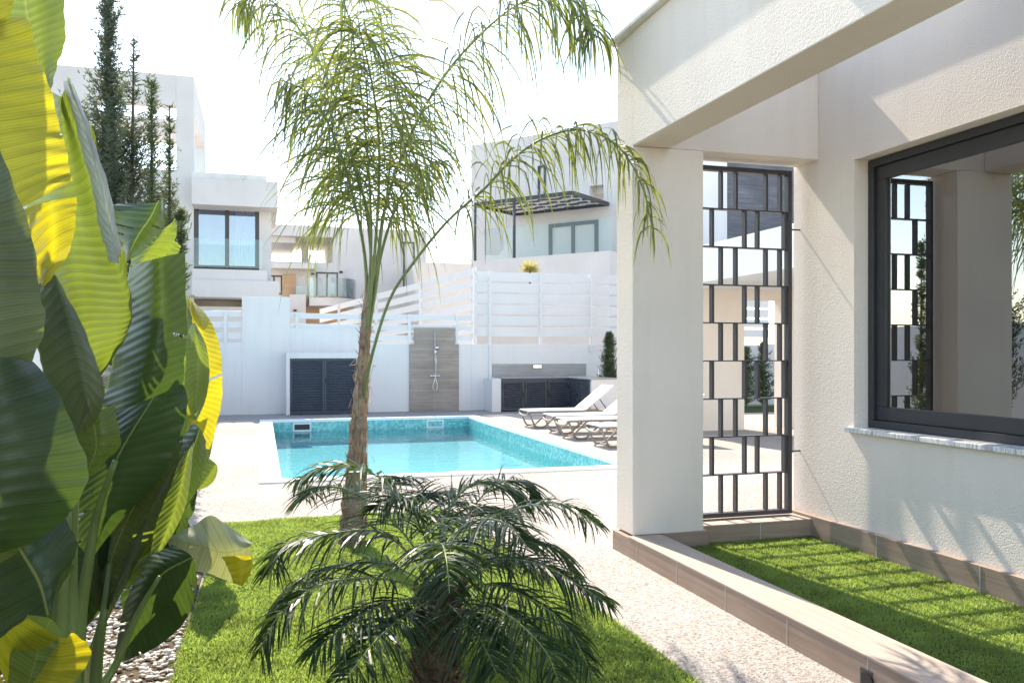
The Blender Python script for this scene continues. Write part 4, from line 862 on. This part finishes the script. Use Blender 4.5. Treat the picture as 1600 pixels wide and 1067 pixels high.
bleaf(sp3, [([(270,800),(262,750),(275,700),(300,660)], 4.2), ([(275,802),(285,750),(298,710),(312,670)], 4.1), ([(280,802),(305,770),(318,730),(322,690)], 4.2)], 'leaf_dark', seed=54)
# plant 4
bleaf(sp4, [([(293,700),(285,600),(285,520),(292,463)], 6.21), ([(310,700),(312,620),(315,540),(300,470)], 6.07), ([(330,702),(345,630),(347,570),(334,510),(296,464)], 6.21)], 'leaf_yellow', tear=3, seed=25, half=1, wave=.01)
bleaf(sp4, [([(300,655),(285,600),(285,540),(300,505)], 5.86), ([(305,656),(308,600),(308,550),(303,505)], 5.80), ([(308,656),(325,610),(324,550),(305,504)], 5.86)], 'leaf_green', seed=26)
bleaf(sp4, [([(285,600),(286,520),(289,450)], 6.14), ([(300,600),(300,520),(296,470)], 6.07)], 'leaf_green', seed=27)
bleaf(sp4, [([(275,720),(285,690),(320,655)], 6.49), ([(290,740),(312,700),(335,640)], 6.35), ([(300,760),(325,720),(338,660)], 6.49)], 'leaf_dark', tear=4, seed=28)
bleaf(sp4, [([(255,745),(275,700),(302,672)], 5.38), ([(262,752),(288,715),(303,690)], 5.31)], 'leaf_green', seed=29)
bleaf(sp4, [([(300,760),(310,735),(325,715)], 6.62), ([(310,765),(325,745),(338,725)], 6.55), ([(325,760),(335,750),(340,735)], 6.62)], 'leaf_green', seed=30, nu=30)
bleaf(sp4, [([(270,800),(285,770),(300,750)], 6.35), ([(275,815),(298,785),(308,765)], 6.28), ([(285,825),(303,800),(306,785)], 6.35)], 'leaf_dark', seed=32, nu=30)
# hidden backing foliage: generic arching leaves left of the frame and between the plants
def gleaf(plant, base, L, az, lean, wd, matn, seed):
    rr = random.Random(seed); b = Vector(base); h = Vector((math.sin(az), math.cos(az), 0)); nu, nc = 40, 9
    d = (Vector((0, 0, 1)) + h * lean).normalized(); P = [b]; T = []
    for i in range(nu): T.append(d.copy()); P.append(P[-1] + d * L / nu); d = (d + h * .018 + Vector((0, 0, -.022)) ).normalized()
    sd = h.cross(Vector((0, 0, 1))).normalized(); V = []; UV = []
    for i in range(nu):
        t = i / (nu-1); w_ = wd * (math.sin(math.pi * (t ** .7)) ** .6 + .02) * .5; n_ = sd.cross(T[i])
        for j in range(nc):
            u = j / (nc-1) * 2 - 1; V.append(P[i] + sd * u * w_ - n_ * (abs(u) * w_ * .25) + n_ * .006 * math.sin(i * 1.3 + seed) * abs(u)); UV.append((u, t * L * 2.2 + .22 * abs(u) * L))
    m = MB(); m.v = [tuple(v) for v in V]
    for i in range(nu-1):
        for j in range(nc-1): m.f.append((i*nc+j, i*nc+j+1, (i+1)*nc+j+1, (i+1)*nc+j))
    m.build('leaf', M[matn], plant, smooth=True, uv=UV)
    MB().tube([Vector((b.x * .6 + plant.location.x * .4, b.y * .6 + plant.location.y * .4, b.z * .4)), b, P[4]], [.03, .02, .01], 8).build('leaf_stalk', M['stalk'], plant, smooth=True)
rr = random.Random(3); sd_ = 100
for pt, n_, hh in ((sp1, 5, 1.5), (sp2, 7, 1.3), (sp3, 7, 1.05), (sp4, 8, .75)):
    L0 = Vector(pt.location)
    for k in range(n_):
        sd_ += 1; bx_, by_ = L0.x - .25 - rr.uniform(0, .55), L0.y + rr.uniform(-.2, .8)
        gleaf(pt, (bx_, by_, rr.uniform(.25, hh)), rr.uniform(.9, 1.2), rr.uniform(0, 6.28), rr.uniform(.05, .3), rr.uniform(.32, .45), rr.choice(['leaf_dark', 'leaf_dark', 'leaf_green', 'leaf_grey']), sd_)
# ------------------------------------------------------------------ conifers
def conifer(label, base, h, w0, seed, n=900, matn='conifer', group=None, lean=(0, 0), cat='tree', shape=None, thin=0., sz=1., up=1.5):
    rr = random.Random(seed); t = thing('conifer', label, cat, base, 0, group); B = Vector(base)
    ax = lambda f: B + Vector((lean[0] * f, lean[1] * f, h * f))
    MB().tube([ax(i / 11) for i in range(12)], [.035 * h / 4 * (1 - i / 12) + .004 for i in range(12)], 6).build('trunk', M['bark'], t)
    m = MB(); shape = shape or (lambda f: (1 - f) ** .7)
    for i in range(n):
        f = rr.random() ** .9 * .97 + .03
        if rr.random() < thin * f: continue
        r = w0 * shape(f) * (.12 + rr.random() ** .8) * (1 + .8 * noise.noise(Vector((f * 9, seed, 0)))) + .02; a = rr.uniform(0, 6.28)
        d = Vector((math.cos(a), math.sin(a), rr.uniform(.7, 1.2) * up)).normalized(); p = ax(f); L = r * 1.25 / max(.35, math.hypot(d.x, d.y)) * .75
        L = min(L, h * (1.02 - f) * 1.4 + .12)
        # a branchlet with side sprigs
        N = max(4, int(L / (.028 * sz))); 
        for j in range(N):
            c = p + d * L * (j + .5) / N + Vector((rr.gauss(0, .012), rr.gauss(0, .012), rr.gauss(0, .012))) * sz
            for s in (-1, 1):
                sd = Vector((math.cos(a + s * 1.2 + rr.uniform(-.5, .5)), math.sin(a + s * 1.2), rr.uniform(.2, 1.3))).normalized(); l = rr.uniform(.045, .11) * sz * (1.1 - .4 * j / N)
                e_ = c + sd * l; wv = sd.cross(Vector((rr.uniform(-1, 1), rr.uniform(-1, 1), .3))).normalized() * .0085 * sz
                k = len(m.v); m.v += [tuple(c - wv), tuple(c + wv), tuple(e_)]; m.f.append((k, k+1, k+2))
    m.build('crown', M[matn], t); return t
cg = 'slender conifers behind the strelitzias'
def cbase(px, d): p = W(px, 551, d); return (p.x, p.y, 0)
hh = lambda y, d: CH + d * (HY - y) / F_
conifer('tallest dark conifer standing behind the long bright green leaf', cbase(172, 9.2), hh(2, 9.2), .66, 41, 1700, 'conifer', cg, (-.02, 0), shape=lambda f: (.9 if f < .5 else .9 - 1.6 * (f - .5)) * (.85 + .2 * math.sin(f * 13)) + .04, up=1.35, thin=.6)
conifer('thin loose conifer with bare side branches right beside the tallest one', cbase(200, 9.3), hh(60, 9.3), .42, 42, 420, 'conifer', cg, (.06, 0), thin=.75)
conifer('medium conifer with a wispy tip, third from the left', cbase(237, 9.6), hh(125, 9.6), .40, 43, 430, 'conifer2', cg, (0, 0), shape=lambda f: (.35 + .65 * abs(math.sin(f * 7 + .4))) * (1 - f) ** .5, thin=.3)
conifer('sparse narrow conifer closest to the white villa window', cbase(265, 9.8), hh(165, 9.8), .34, 44, 360, 'conifer2', cg, (0, 0), shape=lambda f: (.45 + .55 * abs(math.sin(f * 6 + 1))) * (1 - f) ** .6, thin=.5)
conifer('low wispy conifer sapling between the strelitzia and the far wall', cbase(283, 9.9), hh(330, 9.9), .26, 45, 260, 'conifer2', cg, (0, 0), thin=.2)
p = gy(952, 560, 20.3)
conifer('small dense conifer behind the kitchen counter end', (p.x, 20.3, 0), 2.0, .42, 46, 700, 'conifer2', None, shape=lambda f: (1 - f) ** .6, sz=1.2, up=.8)
for px, yt, lb_ in ((1166, 545, 'left'), (1192, 538, 'middle'), (1226, 535, 'right')):
    p = gy(px, 630, 20.6); conifer({'left': 'leftmost of the three small conifers seen through the metal screen', 'middle': 'middle of the three small conifers seen through the metal screen', 'right': 'rightmost of the three small conifers seen through the metal screen'}[lb_], (p.x, 20.6, 0), gy(px, yt, 20.6).z, .42, 50 + px, 230, 'conifer2', 'small conifers along the far wall', shape=lambda f: (1 - f) ** .5, sz=1.5, up=.5)
a_, b_ = gy(1100, 640, 19.0).x, gy(1290, 640, 19.0).x
tag(MB().box(a_, b_ + 2, 18.6, 20.3, -.01, .03).build('far_lawn', M['turf_base']), kind='structure')
# yellow shrub on the wall top
ys = thing('yellow_shrub', 'pale yellow spiky shrub above the tall slatted fence', 'shrub', tuple(W(828, 425, 25))); m = MB(); rr = random.Random(9); c = W(828, 425, 25)
for i in range(700):
    d = Vector((rr.gauss(0, 1), rr.gauss(0, 1), abs(rr.gauss(.4, 1)))).normalized(); L = rr.uniform(.2, .48)
    strip(m, [c, c + d * L * .5, c + d * L + Vector((0, 0, -.03))], lambda x: .022 * (1 - x) + .003, Vector((rr.uniform(-1, 1), rr.uniform(-1, 1), 1)))
m.build('foliage', M['shrub_yellow'], ys); MB().tube([c - Vector((0, 0, .35)), c], .03, 6).build('stem', M['bark'], ys)
# ------------------------------------------------------------------ camera, render
cam = bpy.data.cameras.new('camera'); co = bpy.data.objects.new('camera', cam); COL.objects.link(co); SC.camera = co
cam.sensor_width = 36; cam.lens = F_ / 1600 * 36; cam.shift_y = (HY - 533.5) / 1600; cam.clip_end = 3000; cam.clip_start = .05
co.location = (0, 0, CH); co.rotation_euler = (R(90), 0, -YAW)
SC.view_settings.view_transform = 'Standard'; SC.view_settings.look = 'None'; SC.view_settings.use_white_balance = True; SC.view_settings.white_balance_temperature = 7350; SC.view_settings.exposure = 1.66; SC.view_settings.gamma = 1
SC.render.engine = 'CYCLES'; SC.cycles.max_bounces = 10; SC.cycles.transparent_max_bounces = 16; SC.cycles.diffuse_bounces = 5
for o in SC.objects:
    if '_local' in o: del o['_local']
